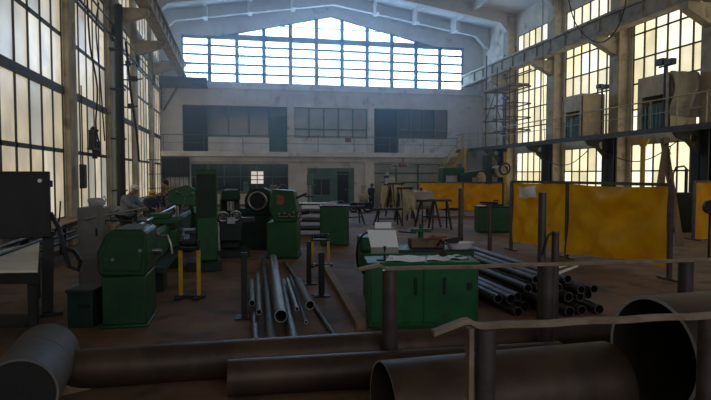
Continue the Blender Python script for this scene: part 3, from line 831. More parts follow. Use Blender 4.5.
MB().tube([(1.1, .1, 1.08), (1.28, .12, 1.1), (1.5, .15, 1.1)], .02).build('red_lever', 'red', t)
MB().torus((1.3, .3, 1.0), (0, 1, 0), .1, .014).build('handwheel', 'iron', t)
p = PM @ V((1.62, .22, .9))
t = thing('power_tool', 'black hand power tool lying beside the white tray', 'tool', p, rz)
MB().cyl((-.12, 0, .1), (.12, .02, .14), .05).box(-.03, .03, -.025, .025, .03, .12).build('body', 'black', t, bevel=.01)
MB().tube([(-.12, 0, .09), (-.2, -.02, .14), (-.26, 0, .04)], .022).build('handle', 'rubber', t)
MB().cyl((.12, .02, .14), (.2, .03, .16), .03).build('nose', 'rubber', t); MB().ball((-.02, -.02, .025), .06, .04, .025).build('battery', 'rubber', t)
p = PM @ V((1.72, .1, .9))
t = thing('plastic_tray', 'white tray with rags at the end of the clamping bench', 'tray', p, rz)
def tray(u, v):
    a_ = 2 * pi * u; r = [.0, .15, .21, .24, .225][int(round(v * 4))]; z = [.005, .005, .09, .11, .1][int(round(v * 4))]
    return V((r * cos(a_) * 1.1, r * sin(a_) * .75, z))
MB().grid(tray, 28, 4).build('bowl', 'white', t, solid=.006)
MB().ball((-.1, -.02, .07), .08, .07, .06).build('rags', 'iron', t)
cable('hanging_cable', [gp(372, 231, 1.25), gp(362, 236, 1.15), gp(357, 250, .9), gp(359, 268, .55), gp(370, 272, .4)], .018, 'black cable looping down beside the clamping bench', 'cable')

# ------------------------------------------------------------------ lathe on the dingy window side
def wheel(t, name, c, ax, R_, r, mt='steel', spokes=3):
    b = MB().torus(c, ax, R_, r); d, a_, e = b.frame(V(c), V(c) + V(ax))
    for k in range(spokes):
        w_ = a_ * cos(2 * pi * k / spokes) + e * sin(2 * pi * k / spokes); b.cyl(V(c), V(c) + w_ * R_, r * .8, n=8)
    b.cyl(V(c) - d * .03, V(c) + d * .03, r * 2.2); return b.build(name, mt, t)
g = gp(126, 326)
t = thing('pipe_lathe', 'long dark green lathe stretching away beside the workers', 'machine', g, R(-1.0))
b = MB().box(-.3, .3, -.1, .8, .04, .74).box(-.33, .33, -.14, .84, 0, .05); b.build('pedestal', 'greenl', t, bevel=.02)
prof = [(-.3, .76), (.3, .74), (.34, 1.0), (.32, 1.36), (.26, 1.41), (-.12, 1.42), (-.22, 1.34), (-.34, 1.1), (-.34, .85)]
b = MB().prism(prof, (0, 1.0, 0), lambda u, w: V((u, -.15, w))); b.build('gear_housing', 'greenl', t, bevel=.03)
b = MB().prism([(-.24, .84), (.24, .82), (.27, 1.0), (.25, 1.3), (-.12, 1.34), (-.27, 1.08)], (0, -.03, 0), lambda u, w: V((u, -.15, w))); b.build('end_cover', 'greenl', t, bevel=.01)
MB().cyl((.25, -.17, 1.12), (.25, -.24, 1.12), .025).cyl((-.12, -.17, 1.0), (-.12, -.22, 1.0), .025).build('cover_knob', 'steel', t)
b = MB().tube([(.3, .1, 1.12), (.42, .05, 1.2), (.46, .02, 1.32)], .012); b.ball((.46, .02, 1.33), .025); b.build('lever', 'steel', t)
MB().cyl((.3, .3, 1.05), (.46, .3, 1.05), .03).build('dial', 'steel', t); MB().cyl((.3, .55, 1.0), (.44, .55, 1.0), .05).build('dial', 'steel', t)
MB().tube([(.4, .75, 1.22), (.5, .72, 1.23), (.55, .7, 1.1), (.57, .7, .95), (.5, .75, .9)], .02).build('coolant_hose', 'steel', t)
b = MB().box(-.3, .22, .85, 9.2, .72, 1.14)
for x in (-.28, -.05, .1): b.prism([(0, 1.14), (.12, 1.14), (.09, 1.21), (.03, 1.21)], (0, 8.35, 0), lambda u, w, x=x: V((x + u, .85, w)))
b.build('bed', 'green', t, bevel=.01)
MB().box(-.42, .42, .85, 9.0, .62, .70).build('chip_tray', 'greend', t)
for y in (2.4, 5.2, 7.9): MB().box(-.28, .2, y, y + .5, 0, .72).build('foot', 'greend', t, bevel=.01)
b = MB().box(-.4, .42, 3.1, 3.9, 1.21, 1.3).box(-.2, .2, 3.3, 3.7, 1.3, 1.4).box(.22, .36, 3.1, 3.9, .75, 1.1); b.build('carriage', 'green', t, bevel=.015)
wheel(t, 'handwheel', (.45, 3.5, .95), (1, 0, 0), .12, .014)
b = MB().prism([(-.3, 1.08), (.3, 1.08), (.24, 1.4), (.1, 1.6), (-.2, 1.62), (-.3, 1.5)], (0, 1.2, 0), lambda u, w: V((u, 7.9, w))); b.box(-.5, .5, 8.1, 9.3, .2, 1.1); b.build('headstock', 'green', t, bevel=.03)
MB().cyl((0, 7.9, 1.36), (0, 7.6, 1.36), .19, n=28).cyl((0, 7.6, 1.36), (0, 7.52, 1.36), .1, n=20).build('chuck', 'steel', t)
MB().cyl((-.1, .9, 1.3), (-.1, 7.52, 1.36), .035).build('lathe_workpiece', 'steel', t)
MB().tube([(-.3, .2, 1.46), (-.3, .2, 1.52), (.32, .2, 1.5), (.34, .2, 1.44)], .012).build('rail', 'iron', t)

# column drilling machine, tall and green
g = gp(206, 271)
t = thing('column_drill', 'tall dark green column drilling machine rising behind the long lathe', 'machine', g, R(4))
MB().box(-.42, .36, -.1, .9, 0, .2).build('base', 'greend', t, bevel=.02)
MB().box(-.2, .28, .2, .8, .2, 2.3).build('column', 'green', t, bevel=.03)
MB().box(-.16, .24, .16, .2, 1.2, 2.2).build('column_cover', 'greend', t)
b = MB().prism([(-.1, 1.45), (-.7, 1.5), (-.82, 1.62), (-.72, 1.86), (-.4, 1.95), (-.1, 1.8)], (0, .45, 0), lambda u, w: V((u, .25, w))); b.build('head', 'greenb', t, bevel=.02)
MB().cyl((-.6, .45, 1.5), (-.6, .45, 1.22), .06).cyl((-.6, .45, 1.22), (-.6, .45, 1.08), .025).build('spindle', 'steel', t)
for k in range(3): MB().tube([(-.45, .24, 1.68), (-.45 + .2 * cos(k * 2.1 + .4), .16, 1.68 + .2 * sin(k * 2.1 + .4))], .012).ball((-.45 + .2 * cos(k * 2.1 + .4), .16, 1.68 + .2 * sin(k * 2.1 + .4)), .028).build('feed_lever', 'steel', t)
MB().box(-.75, -.2, .15, .75, .84, .92).box(-.35, -.2, .3, .6, .5, .84).build('table', 'iron', t)
MB().tube([(.28, .4, 1.8), (.5, .35, 1.86), (.75, .3, 1.84)], .014).build('overhead_arm', 'steel', t)
# yellow roller stands
def roller_stand(g, h, w, label, rz=0):
    t = thing('roller_stand', label, 'stand', g, rz)
    for s in (-1, 1): MB().box(s * w - .03, s * w + .03, -.03, .03, .05, h - .08).build('leg', 'yellow', t, bevel=.004)
    MB().box(-w - .1, w + .1, -.05, .05, 0, .05).box(-w - .06, -w + .06, -.22, .22, 0, .04).box(w - .06, w + .06, -.22, .22, 0, .04).build('foot', 'iron', t)
    b = MB().cyl((-w * .8, 0, h), (w * .8, 0, h), .055, n=20); b.build('roller', 'iron', t)
    b = MB().box(-w - .03, w + .03, -.06, .06, h - .12, h - .075)
    for s in (-1, 1): b.box(s * w - .012, s * w + .012, -.06, .06, h - .1, h + .05)
    b.build('yoke', 'iron', t)
    return t
g = gp(190, 298); roller_stand(g, .98, .16, 'yellow legged roller stand standing alone beside the long lathe', -YAW)
g = gp(320.5, 266); roller_stand(g, .72, .19, 'small yellow legged roller stand at the far end of the floor bundle', -YAW)

# grey switch cabinet with a wrapped bundle on top
g = gp(92, 300); g = at_z(92, 300, 10.6); g.z = 0
t = thing('switch_cabinet', 'grey steel switch cabinet between the lathe and the windows', 'cabinet', g, -YAW + .1)
MB().box(-.23, .2, 0, .5, .1, 1.58).build('body', 'grey', t, bevel=.01)
MB().box(-.2, .17, -.015, 0, .6, 1.53).build('door', 'grey', t, bevel=.006)
MB().box(.1, .13, -.04, -.015, 1.05, 1.2).build('handle', 'iron', t)
MB().box(-.2, .17, .03, .47, 0, .1).build('plinth', 'black', t)
b = MB().grid(lambda u, v: V((.15 * (1 + .15 * sin(6.28 * u * 3 + v * 4)) * sin(pi * v) ** .6 * cos(6.28319 * u), .11 * (1 + .15 * sin(6.28 * u * 2 + v * 7)) * sin(pi * v) ** .6 * sin(6.28319 * u), .085 - .085 * cos(pi * v) + .02 * sin(6.28 * u * 4) * sin(pi * v))), 30, 14)
b.tube([(.1, 0, .16), (.15, 0, .2), (.18, 0, .12), (.13, 0, .06)], .012)
o = b.build('wrapped_bundle', 'greyl'); o.location = g + V((.05, .25, 1.58)); tag(o, 'small pale wrapped bundle on top of the grey switch cabinet', 'bundle')
o = ground(MB().cyl(at_z(85, 219, 10.3), at_z(146, 207.5, 11.8), .018).build('steel_rod', 'steel')); tag(o, 'thin bright rod slanting across from the grey switch cabinet', 'rod')
o = ground(MB().cyl(at_z(107, 222, 9.9), at_z(118, 237, 9.5), .045).build('round_handle', 'wood')); tag(o, 'short wooden bar leaning on the lathe by the switch cabinet', 'bar')

# work table with pale board and the dark control box at the edge
zt = .95
Q = [gp(-45, 273.5, zt), gp(37.5, 272.5, zt), gp(39.5, 243, zt), gp(-45, 262, zt)]
c = (Q[0] + Q[1] + Q[2] + Q[3]) / 4; c.z = 0
t = thing('work_table', 'heavy dark work table with a pale board, beneath the dark control box', 'table', c)
b = MB().add([q - c + V((0, 0, dz)) for dz in (-.0, .03) for q in Q], [(0, 3, 2, 1), (4, 5, 6, 7), (0, 1, 5, 4), (1, 2, 6, 5), (2, 3, 7, 6), (3, 0, 4, 7)]); b.build('pale_board', 'bench', t)
b = MB().add([q - c + V((0, 0, dz)) + (q - V((c.x, c.y, zt))) * .02 for dz in (-.14, -.004) for q in Q], [(0, 3, 2, 1), (4, 5, 6, 7), (0, 1, 5, 4), (1, 2, 6, 5), (2, 3, 7, 6), (3, 0, 4, 7)]); b.build('table_frame', 'black', t)
for q in Q:
    e = (q - c) * .88; MB().box(e.x - .05, e.x + .05, e.y - .05, e.y + .05, 0, zt - .14).build('leg', 'black', t)
e0, e1 = (Q[0] - c) * .8, (Q[1] - c) * .82; e0.z = e1.z = .25
MB().beam(e0, e1, .3, .03).beam(e0 + V((0, .3, 0)), e1 + V((0, .3, 0)), .3, .03).build('lower_shelf', 'black', t)
p = at_z(16, 240, 8.5); p.z = 0
t = thing('control_box', 'large black control box with a white dot, at the picture edge before the windows', 'cabinet', p, R(15))
MB().box(-.75, .46, 0, .5, 1.24, 2.24).build('housing', 'black', t, bevel=.015)
MB().box(-.72, .42, -.012, 0, 1.28, 2.2).build('front_panel', 'black', t, bevel=.005)
MB().cyl((.33, -.03, 2.1), (.33, -.012, 2.1), .03).build('white_button', 'white', t)
MB().box(.46, .5, .1, .2, 2.0, 2.1).build('hinge', 'iron', t)
b = MB().beam((.38, .28, 0), (.42, .28, 1.3), .16, .22); b.box(.15, .6, .05, .5, 0, .06); b.build('stand', 'black', t)
MB().tube([(.46, .1, 1.6), (.58, .0, 1.35), (.63, -.1, 1.05), (.7, -.1, .78), (.82, -.1, .72), (.86, -.1, .85), (.78, -.05, 1.0), (.6, .0, 1.1)], .035).build('flexible_conduit', 'iron', t)
MB().tube([(.5, .2, 1.25), (.58, .15, 1.5), (.6, .15, 1.78)], .012).build('aerial_rod', 'iron', t)
for k, (pa, pb, r, lb) in enumerate((((-20, 254, 1.02), (62, 226, 1.05), .03, 'upper dark bar lying on the work table under the control box'), ((-20, 262, 1.0), (52, 236, 1.0), .025, 'lower dark bar lying across the pale board'))):
    o = ground(MB().cyl(gp(*pa), gp(*pb), r).build('steel_bar', 'iron')); tag(o, lb, 'bar')
# small green box on the floor by the lathe
g = gp(83, 328); t = thing('tool_chest', 'low dark green chest on the floor between work table and lathe', 'chest', g, -YAW)
MB().box(-.22, .14, 0, .5, .0, .5).build('body', 'greend', t, bevel=.01); MB().box(-.24, .16, -.02, .52, .5, .55).build('lid', 'greend', t, bevel=.01)
MB().box(-.05, .1, -.04, 0, .3, .33).build('handle', 'iron', t)

# heating pipes and shelf below the dingy windows
t = thing('heating_pipes', 'heating pipes running under the dingy window wall', 'pipe', (XL, 13, 0))
for z, r in ((.74, .05), (.55, .05), (.36, .05)): MB().cyl((.42, 0, z), (.42, 28.5, z), r, n=12).build('pipe_run', 'iron', t)
for i in range(10): MB().box(.31, .48, 1 + i * 2.9, 1.05 + i * 2.9, 0, .82).build('bracket', 'iron', t)
t = thing('window_shelf', 'narrow timber ledge under the dingy window wall', 'shelf', (XL, 13.8, .86))
MB().box(.02, .26, .1, 4.9, -.02, .02).box(.3, .6, .1, 5.4, -.02, .02).build('plank', 'wood', t)
# conduits and cables on the dingy wall
t = thing('wall_conduit', 'high horizontal conduit along the dingy window wall', 'pipe', (XL + .24, 14, 7.75))
MB().cyl((0, 0, 0), (0, 27.5, 0), .05, n=10).cyl((.05, 0, .45), (.05, 27.5, .45), .035, n=10).build('pipe_run', 'iron', t)
for y in COLS[5:]: MB().box(-.1, .06, y - 14 - .04, y - 14 + .04, -.1, .55).build('bracket', 'iron', t)
t = thing('downpipe', 'black vertical duct beside the second column of the dingy wall', 'pipe', (XL + .5, 24.75, 0))
MB().cyl((0, 0, .95), (0, 0, 9.0), .16, n=16).build('duct', 'black', t)
for z in (1.5, 3.6, 5.6, 7.2): MB().box(-.35, .2, -.2, .2, z, z + .06).build('clamp', 'iron', t)
MB().cyl((0, 0, .9), (0, 0, .96), .2).build('end_cap', 'black', t)
for z, L in ((4.9, .7), (6.0, .9), (6.6, .6)):
    MB().tube([(0, -.1, z), (L * .6, -.15, z), (L, -.2, z + .05)], .03).box(L * .45, L * .8, -.25, -.05, z - .05, z + .14).build('insulator_arm', 'iron', t)
wc = XL + .42
cable('hanging_cable', [(wc, 20.0, 8.6), (wc, 20.3, 6.5), (wc, 21.2, 5.2), (wc, 20.9, 3.9), (wc, 21.3, 3.3)], .03, 'dark cable sagging down the window beside the first full column', 'cable')
cable('hanging_cable', [(wc, 21.7, 8.2), (wc, 21.2, 7.2), (wc, 21.6, 5.8), (wc, 22.0, 4.2), (wc, 22.2, 3.4)], .025, 'second dark cable down the same window, ending at the fittings', 'cable')
cable('hanging_cable', [(wc + .3, 25.0, 7.6), (wc + .3, 26.0, 5.6), (wc + .4, 26.6, 4.0), (wc + .35, 27.4, 2.8)], .05, 'thick black hose drooping beside the vertical duct', 'hose')
t = thing('pipe_fitting', 'dark iron fittings fixed on the window beside the first full column', 'fitting', (XL + .12, 21.6, 3.05))
MB().box(-.12, .1, -.2, .9, 0, .08).box(-.08, .08, -.1, 0, 0, .7).box(-.08, .08, .35, .45, -.3, .6).box(-.08, .08, .8, .9, -.2, .35).build('bracket', 'iron', t)
MB().cyl((0, .4, .6), (.1, .4, .75), .07).build('valve', 'iron', t); MB().cyl((0, -.05, .7), (.1, -.05, .8), .06).build('valve', 'iron', t)
t = thing('fuse_box', 'narrow dark fuse box on the first full column', 'box', (XL + .32, 19.3, 1.75))
MB().box(0, .12, -.25, .15, 0, .75).build('case', 'black', t, bevel=.01); MB().box(.12, .135, -.22, .12, .04, .71).build('lid', 'iron', t)
MB().cyl((.06, -.05, .75), (.06, -.05, 3.2), .02).build('conduit', 'iron', t)
t = thing('security_grille', 'thin wire mesh frame standing in front of the far dingy windows', 'grille', (-4.2, 29.5, 0))
b = MB()
for i in range(9): b.cyl((i * .2, i * .12, .02), (i * .2, i * .12, 2.9), .014, n=6)
b.build('wires', 'iron', t)
MB().beam((0, 0, 2.9), (1.6, .96, 2.9), .04, .04).beam((0, 0, 1.5), (1.6, .96, 1.5), .03, .03).beam((0, 0, 2.2), (1.6, .96, 2.2), .03, .03).beam((0, 0, .04), (1.6, .96, .04), .04, .08).build('frame', 'iron', t)
t = thing('dark_opening_box', 'black box in place of the dark opening under the balcony in the dingy corner', 'locker', (-4.1, YE - .62, 0))  # black case put where the opening below the balcony is in shade
MB().box(-.85, .9, 0, .58, 2.0, 3.38).build('upper_case', 'black', t); MB().box(-.85, .9, 0, .58, 0, 1.0).build('lower_case', 'grey', t)
for x in (-.83, .84): MB().box(x, x + .05, .02, .5, 1.0, 2.0).build('upright', 'iron', t)

# ------------------------------------------------------------------ machines in the middle distance
g = gp(231, 257)
t = thing('milling_machine', 'dark milling machine with two bright handwheels, before the end wall hatch', 'machine', g, -YAW + .25)
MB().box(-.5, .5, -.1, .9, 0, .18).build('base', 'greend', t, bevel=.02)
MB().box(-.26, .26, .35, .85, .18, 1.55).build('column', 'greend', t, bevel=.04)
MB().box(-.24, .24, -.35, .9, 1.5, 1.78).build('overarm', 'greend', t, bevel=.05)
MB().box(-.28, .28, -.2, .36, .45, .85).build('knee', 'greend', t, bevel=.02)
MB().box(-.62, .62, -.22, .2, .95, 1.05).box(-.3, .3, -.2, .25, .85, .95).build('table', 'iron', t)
wheel(t, 'handwheel', (-.2, -.3, 1.1), (0, 1, .2), .12, .03); wheel(t, 'handwheel', (.12, -.3, 1.12), (0, 1, .2), .12, .03)
MB().beam((-.1, -.32, 1.0), (.1, -.32, 1.0), .12, .16).build('vice', 'steel', t)
MB().cyl((0, -.15, 1.5), (0, -.15, 1.25), .09).build('spindle', 'steel', t)
g = gp(254, 250)
t = thing('ring_grinder', 'dark grinding machine with a pale ring wheel, behind the green shaper', 'machine', g, -YAW)
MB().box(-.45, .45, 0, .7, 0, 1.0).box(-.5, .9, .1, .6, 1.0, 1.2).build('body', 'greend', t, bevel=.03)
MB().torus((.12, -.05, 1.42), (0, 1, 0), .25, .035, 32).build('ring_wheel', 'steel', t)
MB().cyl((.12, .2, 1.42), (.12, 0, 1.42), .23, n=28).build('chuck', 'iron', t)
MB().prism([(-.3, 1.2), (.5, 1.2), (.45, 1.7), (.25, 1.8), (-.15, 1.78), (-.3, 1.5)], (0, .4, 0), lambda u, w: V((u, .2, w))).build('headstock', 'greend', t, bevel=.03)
MB().tube([(.5, .2, 1.6), (.8, .1, 1.9), (.95, .1, 1.85)], .02).build('lamp_arm', 'steel', t)
g = gp(282, 259)
t = thing('shaping_machine', 'green shaping machine with a reddish plate, in the middle of the hall', 'machine', g, -YAW)
MB().box(-.4, .4, 0, .9, .0, .95).build('base', 'green', t, bevel=.02)
MB().box(-.44, .42, -.04, .94, 0, .06).build('plinth', 'greend', t)
b = MB().prism([(-.22, .95), (.34, .95), (.42, 1.1), (.3, 1.76), (-.26, 1.8), (-.36, 1.3)], (0, .7, 0), lambda u, w: V((u, .1, w))); b.build('head', 'green', t, bevel=.03)
b = MB().prism([(-.14, 1.42), (.02, 1.4), (.06, 1.52), (.02, 1.64), (-.14, 1.66)], (0, -.012, 0), lambda u, w: V((u, .1, w))); b.build('name_plate', 'red', t)
b = MB()
for x, z in ((-.05, 1.2), (.08, 1.22), (.2, 1.18), (.3, 1.24)): b.cyl((x, .1, z), (x, -.06, z - .03), .022); b.ball((x, -.07, z - .035), .035)
b.cyl((-.1, .0, 1.1), (.34, .0, 1.1), .02); b.build('control_levers', 'steel', t)
MB().cyl((.3, .4, 1.55), (.62, .3, 1.68), .03).build('lever', 'iron', t); MB().cyl((.36, .4, 1.15), (.7, .35, 1.2), .05).build('ram', 'iron', t)
wheel(t, 'handwheel', (.45, .2, 1.08), (1, -.4, 0), .1, .016)
g = gp(334.5, 246)
t = thing('green_cabinet', 'plain green steel cabinet before the end wall door', 'cabinet', g, -YAW)
MB().box(-.45, .44, 0, .6, .05, 1.2).box(-.4, .4, .05, .55, 0, .05).build('body', 'green', t, bevel=.015)
MB().box(-.42, .0, -.012, 0, .12, 1.14).build('door', 'green', t); MB().box(.02, .41, -.012, 0, .12, 1.14).build('door', 'green', t)
MB().box(-.47, .46, -.02, .62, 1.2, 1.235).build('top_plate', 'iron', t)
b = MB().box(-.3, .15, .15, .35, 0, .07).cyl((-.1, .25, .07), (.2, .25, .1), .03); b.tube([(.1, .2, .05), (.3, .2, .15), (.38, .2, .08)], .015)
o = b.build('machine_vice', 'steel'); o.location = g + V((0, .2, 1.235)); tag(o, 'bright steel vice lying on the plain green cabinet', 'vice')
g = gp(311, 236)
t = thing('bar_rack', 'low rack of bright steel bars between shaping machine and green cabinet', 'rack', g, -YAW)
for x in (-.75, .75):
    for y in (0, .8): MB().box(x - .04, x + .04, y - .04, y + .04, 0, 1.2).build('upright', 'iron', t)
for z in (.2, .5, .8, 1.1): MB().box(-.85, .85, -.05, .85, z, z + .05).build('shelf', 'iron', t)
for z in (.25, .55, .85):
    for i in range(4):
        o = MB().cyl((-1.0, 0, 0), (.95, 0, 0), .035, n=10).build('steel_bar', 'steel'); o.location = M4.Translation(g) @ M4.Rotation(-YAW, 4, 'Z') @ V((random.uniform(-.1, .2), .1 + i * .17, z + .036)); o.rotation_euler = (0, 0, -YAW)
        tag(o, 'bright round bar on the low rack beside the shaping machine', 'bar', 'bars on the low rack')
o = MB().box(-.42, .42, -.3, .3, 0, .015).box(-.42, .42, -.31, -.295, -.18, .01).build('white_panel', 'white'); o.location = g + V((.15, .25, 1.151 + .18)); o.rotation_euler = (0, 0, -YAW); tag(o, 'white sheet panel laid over the bar rack', 'panel')
o.location.z = 1.15
g = at_y(310, 200, 33.5); g.z = 0
t = thing('pillar_drill', 'slim pillar drill standing before the green portal hatch', 'machine', g, -.2)
MB().box(-.3, .3, -.2, .4, 0, .5).build('base', 'greend', t, bevel=.02); MB().cyl((0, .2, .5), (0, .2, 2.15), .08).build('column', 'steel', t)
MB().box(-.16, .16, -.3, .3, 1.55, 2.15).build('head', 'teal', t, bevel=.03); MB().cyl((0, -.2, 1.55), (0, -.2, 1.2), .035).build('spindle', 'steel', t); MB().box(-.3, .3, -.35, .15, .85, .92).build('table', 'iron', t)
MB().tube([(.16, -.1, 1.7), (.35, -.2, 1.5)], .018).build('feed_lever', 'steel', t)
g = at_y(361, 200, 32.0); g.z = 0
t = thing('pump_unit', 'tan motor pump on a trolley wheel beside the blue worker', 'machine', g, -.1)
MB().box(-.5, .45, -.2, .5, .2, .55).build('frame', 'iron', t, bevel=.02); MB().cyl((-.1, .1, .85), (.4, .1, .85), .26, n=24).build('motor', 'tarp', t); MB().cyl((.15, .1, 1.1), (.15, .1, 1.45), .12).ball((.15, .1, 1.5), .14).build('filter', 'tarp', t)
MB().torus((-.45, -.28, .3), (0, 1, 0), .24, .06, 24).cyl((-.45, -.3, .3), (-.45, -.2, .3), .16).build('wheel', 'rubber', t); MB().torus((.35, -.28, .3), (0, 1, 0), .24, .06, 24).build('wheel', 'rubber', t)
for k, (px, w_, h, mt, lb) in enumerate(((377.5, .35, 1.75, 'grey', 'narrow grey board leaning beside the blue worker'), (385.5, .5, 1.5, 'cabin', 'tan board leaning next to the narrow grey board'))):
    g = at_y(px, 200, 32.2); g.z = 0
    o = MB().beam((0, 0, 0), (.12, .35, h), w_, .04, up=V((0, 1, .2))).build('leaning_board', mt); o.location = g + V((0, 0, .02)); tag(o, lb, 'board')
g = at_y(387.5, 200, 35.0); g.z = 0
t = thing('radial_drill', 'dark upright drilling machine with white head before the office window', 'machine', g, .1)
MB().box(-.4, .5, -.3, .6, 0, .3).build('base', 'iron', t, bevel=.02); MB().cyl((0, .2, .3), (0, .2, 2.1), .16).build('column', 'iron', t); MB().box(-.15, .45, -.15, .3, 1.55, 1.95).build('arm', 'greyl', t, bevel=.03); MB().cyl((.3, 0, 1.55), (.3, 0, 1.1), .06).build('spindle', 'steel', t); MB().cyl((.05, .2, 2.1), (.05, .2, 2.35), .11).build('motor', 'greyl', t)
MB().beam((-.3, -.1, .9), (1.5, -.1, .95), .25, .06).build('table', 'greyl', t)

def person(label, loc, rz, shirt, trousers, H=1.75, lean=0.0, arm=((.25, .32, -.05), (.3, .3, -.1)), headwear=None, hairc='hair', tilt=.2, name='person', step=.08):
    """standing figure facing -Y; arm: (forward, down, inward) offsets of elbow and wrist"""
    k = H / 1.75
    t = thing(name, label, 'person', loc, rz)
    def tip(p, z0=.95):                       # bend the trunk forward about the hips
        p = V(p); q = p - V((0, 0, z0)); return V((p.x, q.y * cos(lean) - q.z * sin(lean), z0 + q.z * cos(lean) + q.y * sin(lean)))
    pel = V((0, 0, .95)); sp = tip((0, .0, 1.15)); ch = tip((0, .01, 1.36)); nk = tip((0, .0, 1.5)); hd = nk + V((0, -.03 - tilt * .1, .1)); tp = hd + V((0, -.03 - tilt * .1, .11))
    nodes = [pel, sp, ch, nk, hd, tp]; rad = [.15, .135, .155, .055, .082, .078]; ed = [(0, 1), (1, 2), (2, 3), (3, 4), (4, 5)]
    def chain(root, pts, rs):
        prev = root
        for p, r in zip(pts, rs):
            nodes.append(V(p)); rad.append(r); ed.append((prev, len(nodes) - 1)); prev = len(nodes) - 1
        return prev
    chain(4, [hd + V((0, -.098, -.005))], [.014]); chain(4, [hd + V((.088, .01, .0))], [.016]); chain(4, [hd + V((-.088, .01, .0))], [.016]); chain(4, [hd + V((0, -.08, -.065))], [.028])
    limbs = {}
    for s in (-1, 1):
        (ef, ed_, ei), (wf, wd, wi) = arm
        sh = tip((s * .19, 0, 1.42)); el = sh + V((s * (.04 + ei), -ef, -ed_)); wr = el + V((s * wi, -wf, -wd * .6)); d = (wr - el).normalized()
        hn = wr + d * .07
        chain(2, [sh], [.066]); i_sh = len(nodes) - 1
        i_hn = chain(i_sh, [el, wr, hn], [.046, .03, .034])
        limbs['a%d' % s] = (sh, el, wr)
        sd = V((1, 0, 0)) * s; dn = d.cross(sd) if d.cross(sd).z < 0 else -d.cross(sd)
        for f_, (off, L) in enumerate(((-.03, .075), (-.01, .085), (.011, .08), (.03, .062))):
            b0 = hn + sd * off + d * .03; chain(i_hn, [b0, b0 + d * L * .5 + dn * .01, b0 + d * L * .8 + dn * .04], [.0105, .009, .008])
        chain(i_hn, [wr + d * .04 - sd * .04, wr + d * .08 - sd * .055 + dn * .02], [.012, .009])
        hip = V((s * .095, 0, .9)); kn = V((s * .11, -.02 - .0 * s, .5)); an = V((s * .12, .03 + s * step, .09))
        if s * step < 0: kn.y -= .04
        chain(0, [hip, kn, an, an + V((s * .015, -.13, -.04))], [.095, .06, .042, .036]); limbs['l%d' % s] = (hip, kn, an)
    def skin(nm, nod, edg, rd, mt, lev=2):
        me = bpy.data.meshes.new(nm); me.from_pydata([tuple(n * k) for n in nod], edg, []); o = bpy.data.objects.new(nm, me); C.objects.link(o)
        md = o.modifiers.new('skin', 'SKIN'); md.use_smooth_shade = True
        for i, r in enumerate(rd): me.skin_vertices[0].data[i].radius = (r * k, r * k)
        me.skin_vertices[0].data[0].use_root = True
        sb = o.modifiers.new('sub', 'SUBSURF'); sb.levels = lev; sb.render_levels = lev
        dg = bpy.context.evaluated_depsgraph_get(); ev = o.evaluated_get(dg); m2 = bpy.data.meshes.new_from_object(ev)
        o.modifiers.clear(); o.data = m2; m2.materials.clear(); m2.materials.append(m[mt]); o.parent = t
        for p in m2.polygons: p.use_smooth = True
        return o
    skin('body', nodes, ed, rad, 'skin')
    sn = [pel - V((0, 0, .12)), pel + V((0, 0, .03)), sp, ch, tip((0, 0, 1.47))]; se = [(0, 1), (1, 2), (2, 3), (3, 4)]; sr = [.19, .19, .172, .18, .085]
    for s in (-1, 1):
        sh, el, wr = limbs['a%d' % s]; b0 = len(sn); sn += [sh, el, el.lerp(wr, .9)]; se += [(3, b0), (b0, b0 + 1), (b0 + 1, b0 + 2)]; sr += [.088, .064, .048]
    skin('shirt', sn, se, sr, shirt)
    tn = [V((0, 0, .97))]; te = []; tr = [.178]
    for s in (-1, 1):
        hip, kn, an = limbs['l%d' % s]; b0 = len(tn); tn += [hip - V((0, 0, .06)), kn, an + V((0, 0, .02))]; te += [(0, b0), (b0, b0 + 1), (b0 + 1, b0 + 2)]; tr += [.115, .082, .064]
    skin('trousers', tn, te, tr, trousers)
    for s in (-1, 1):
        an = limbs['l%d' % s][2]; f = an * k
        b = MB().ball(f + V((s * .012, -.06, -.045 * k)), .052, .135, .05); b.box(f.x - .05 + s * .012, f.x + .05 + s * .012, f.y - .18, f.y + .06, 0, .025); b.build('boot', 'shoe', t)
    hc = (hd + V((0, -.02, .045))) * k
    b = MB(); [b.ball(hc + V((sx * .034, -.078, -.028)) * 1.0, .012) for sx in (-1, 1)]; b.build('eyes', 'black', t)
    if headwear is None:
        b = MB().ball(hc + V((0, .02, .03)), .102, .108, .095); b.ball(hc + V((0, .05, -.03)), .09, .075, .09); b.build('hair', hairc, t)
    else:
        MB().ball(hc + V((0, .035, -.02)), .09, .08, .08).build('hair', 'hair', t)
        b = MB().grid(lambda u, v: hc + V((.108 * cos(2 * pi * u) * sin(v * pi / 2 + .001), .118 * sin(2 * pi * u) * sin(v * pi / 2 + .001), .02 + .105 * cos(v * pi / 2))), 24, 8)
        if headwear == 'cap':
            b.grid(lambda u, v: hc + V(((u - .5) * .18, -.09 - v * .1 * (1 - (2 * u - 1) ** 2) - .01, .022 - v * .035)), 10, 4)
            b.grid(lambda u, v: hc + V((.108 * cos(pi * u), .115 * sin(pi * u) + .01 * v, .02 - v * .1)), 14, 4)
            b.build('cap', 'cap', t, solid=.006)
        else:
            b.lathe(hc + V((0, 0, .015)), hc + V((0, 0, 1)), [(0, .1), (0, .145), (.014, .145), (.02, .112)], 24); b.build('helmet', 'helmet', t, solid=.004)
    return t
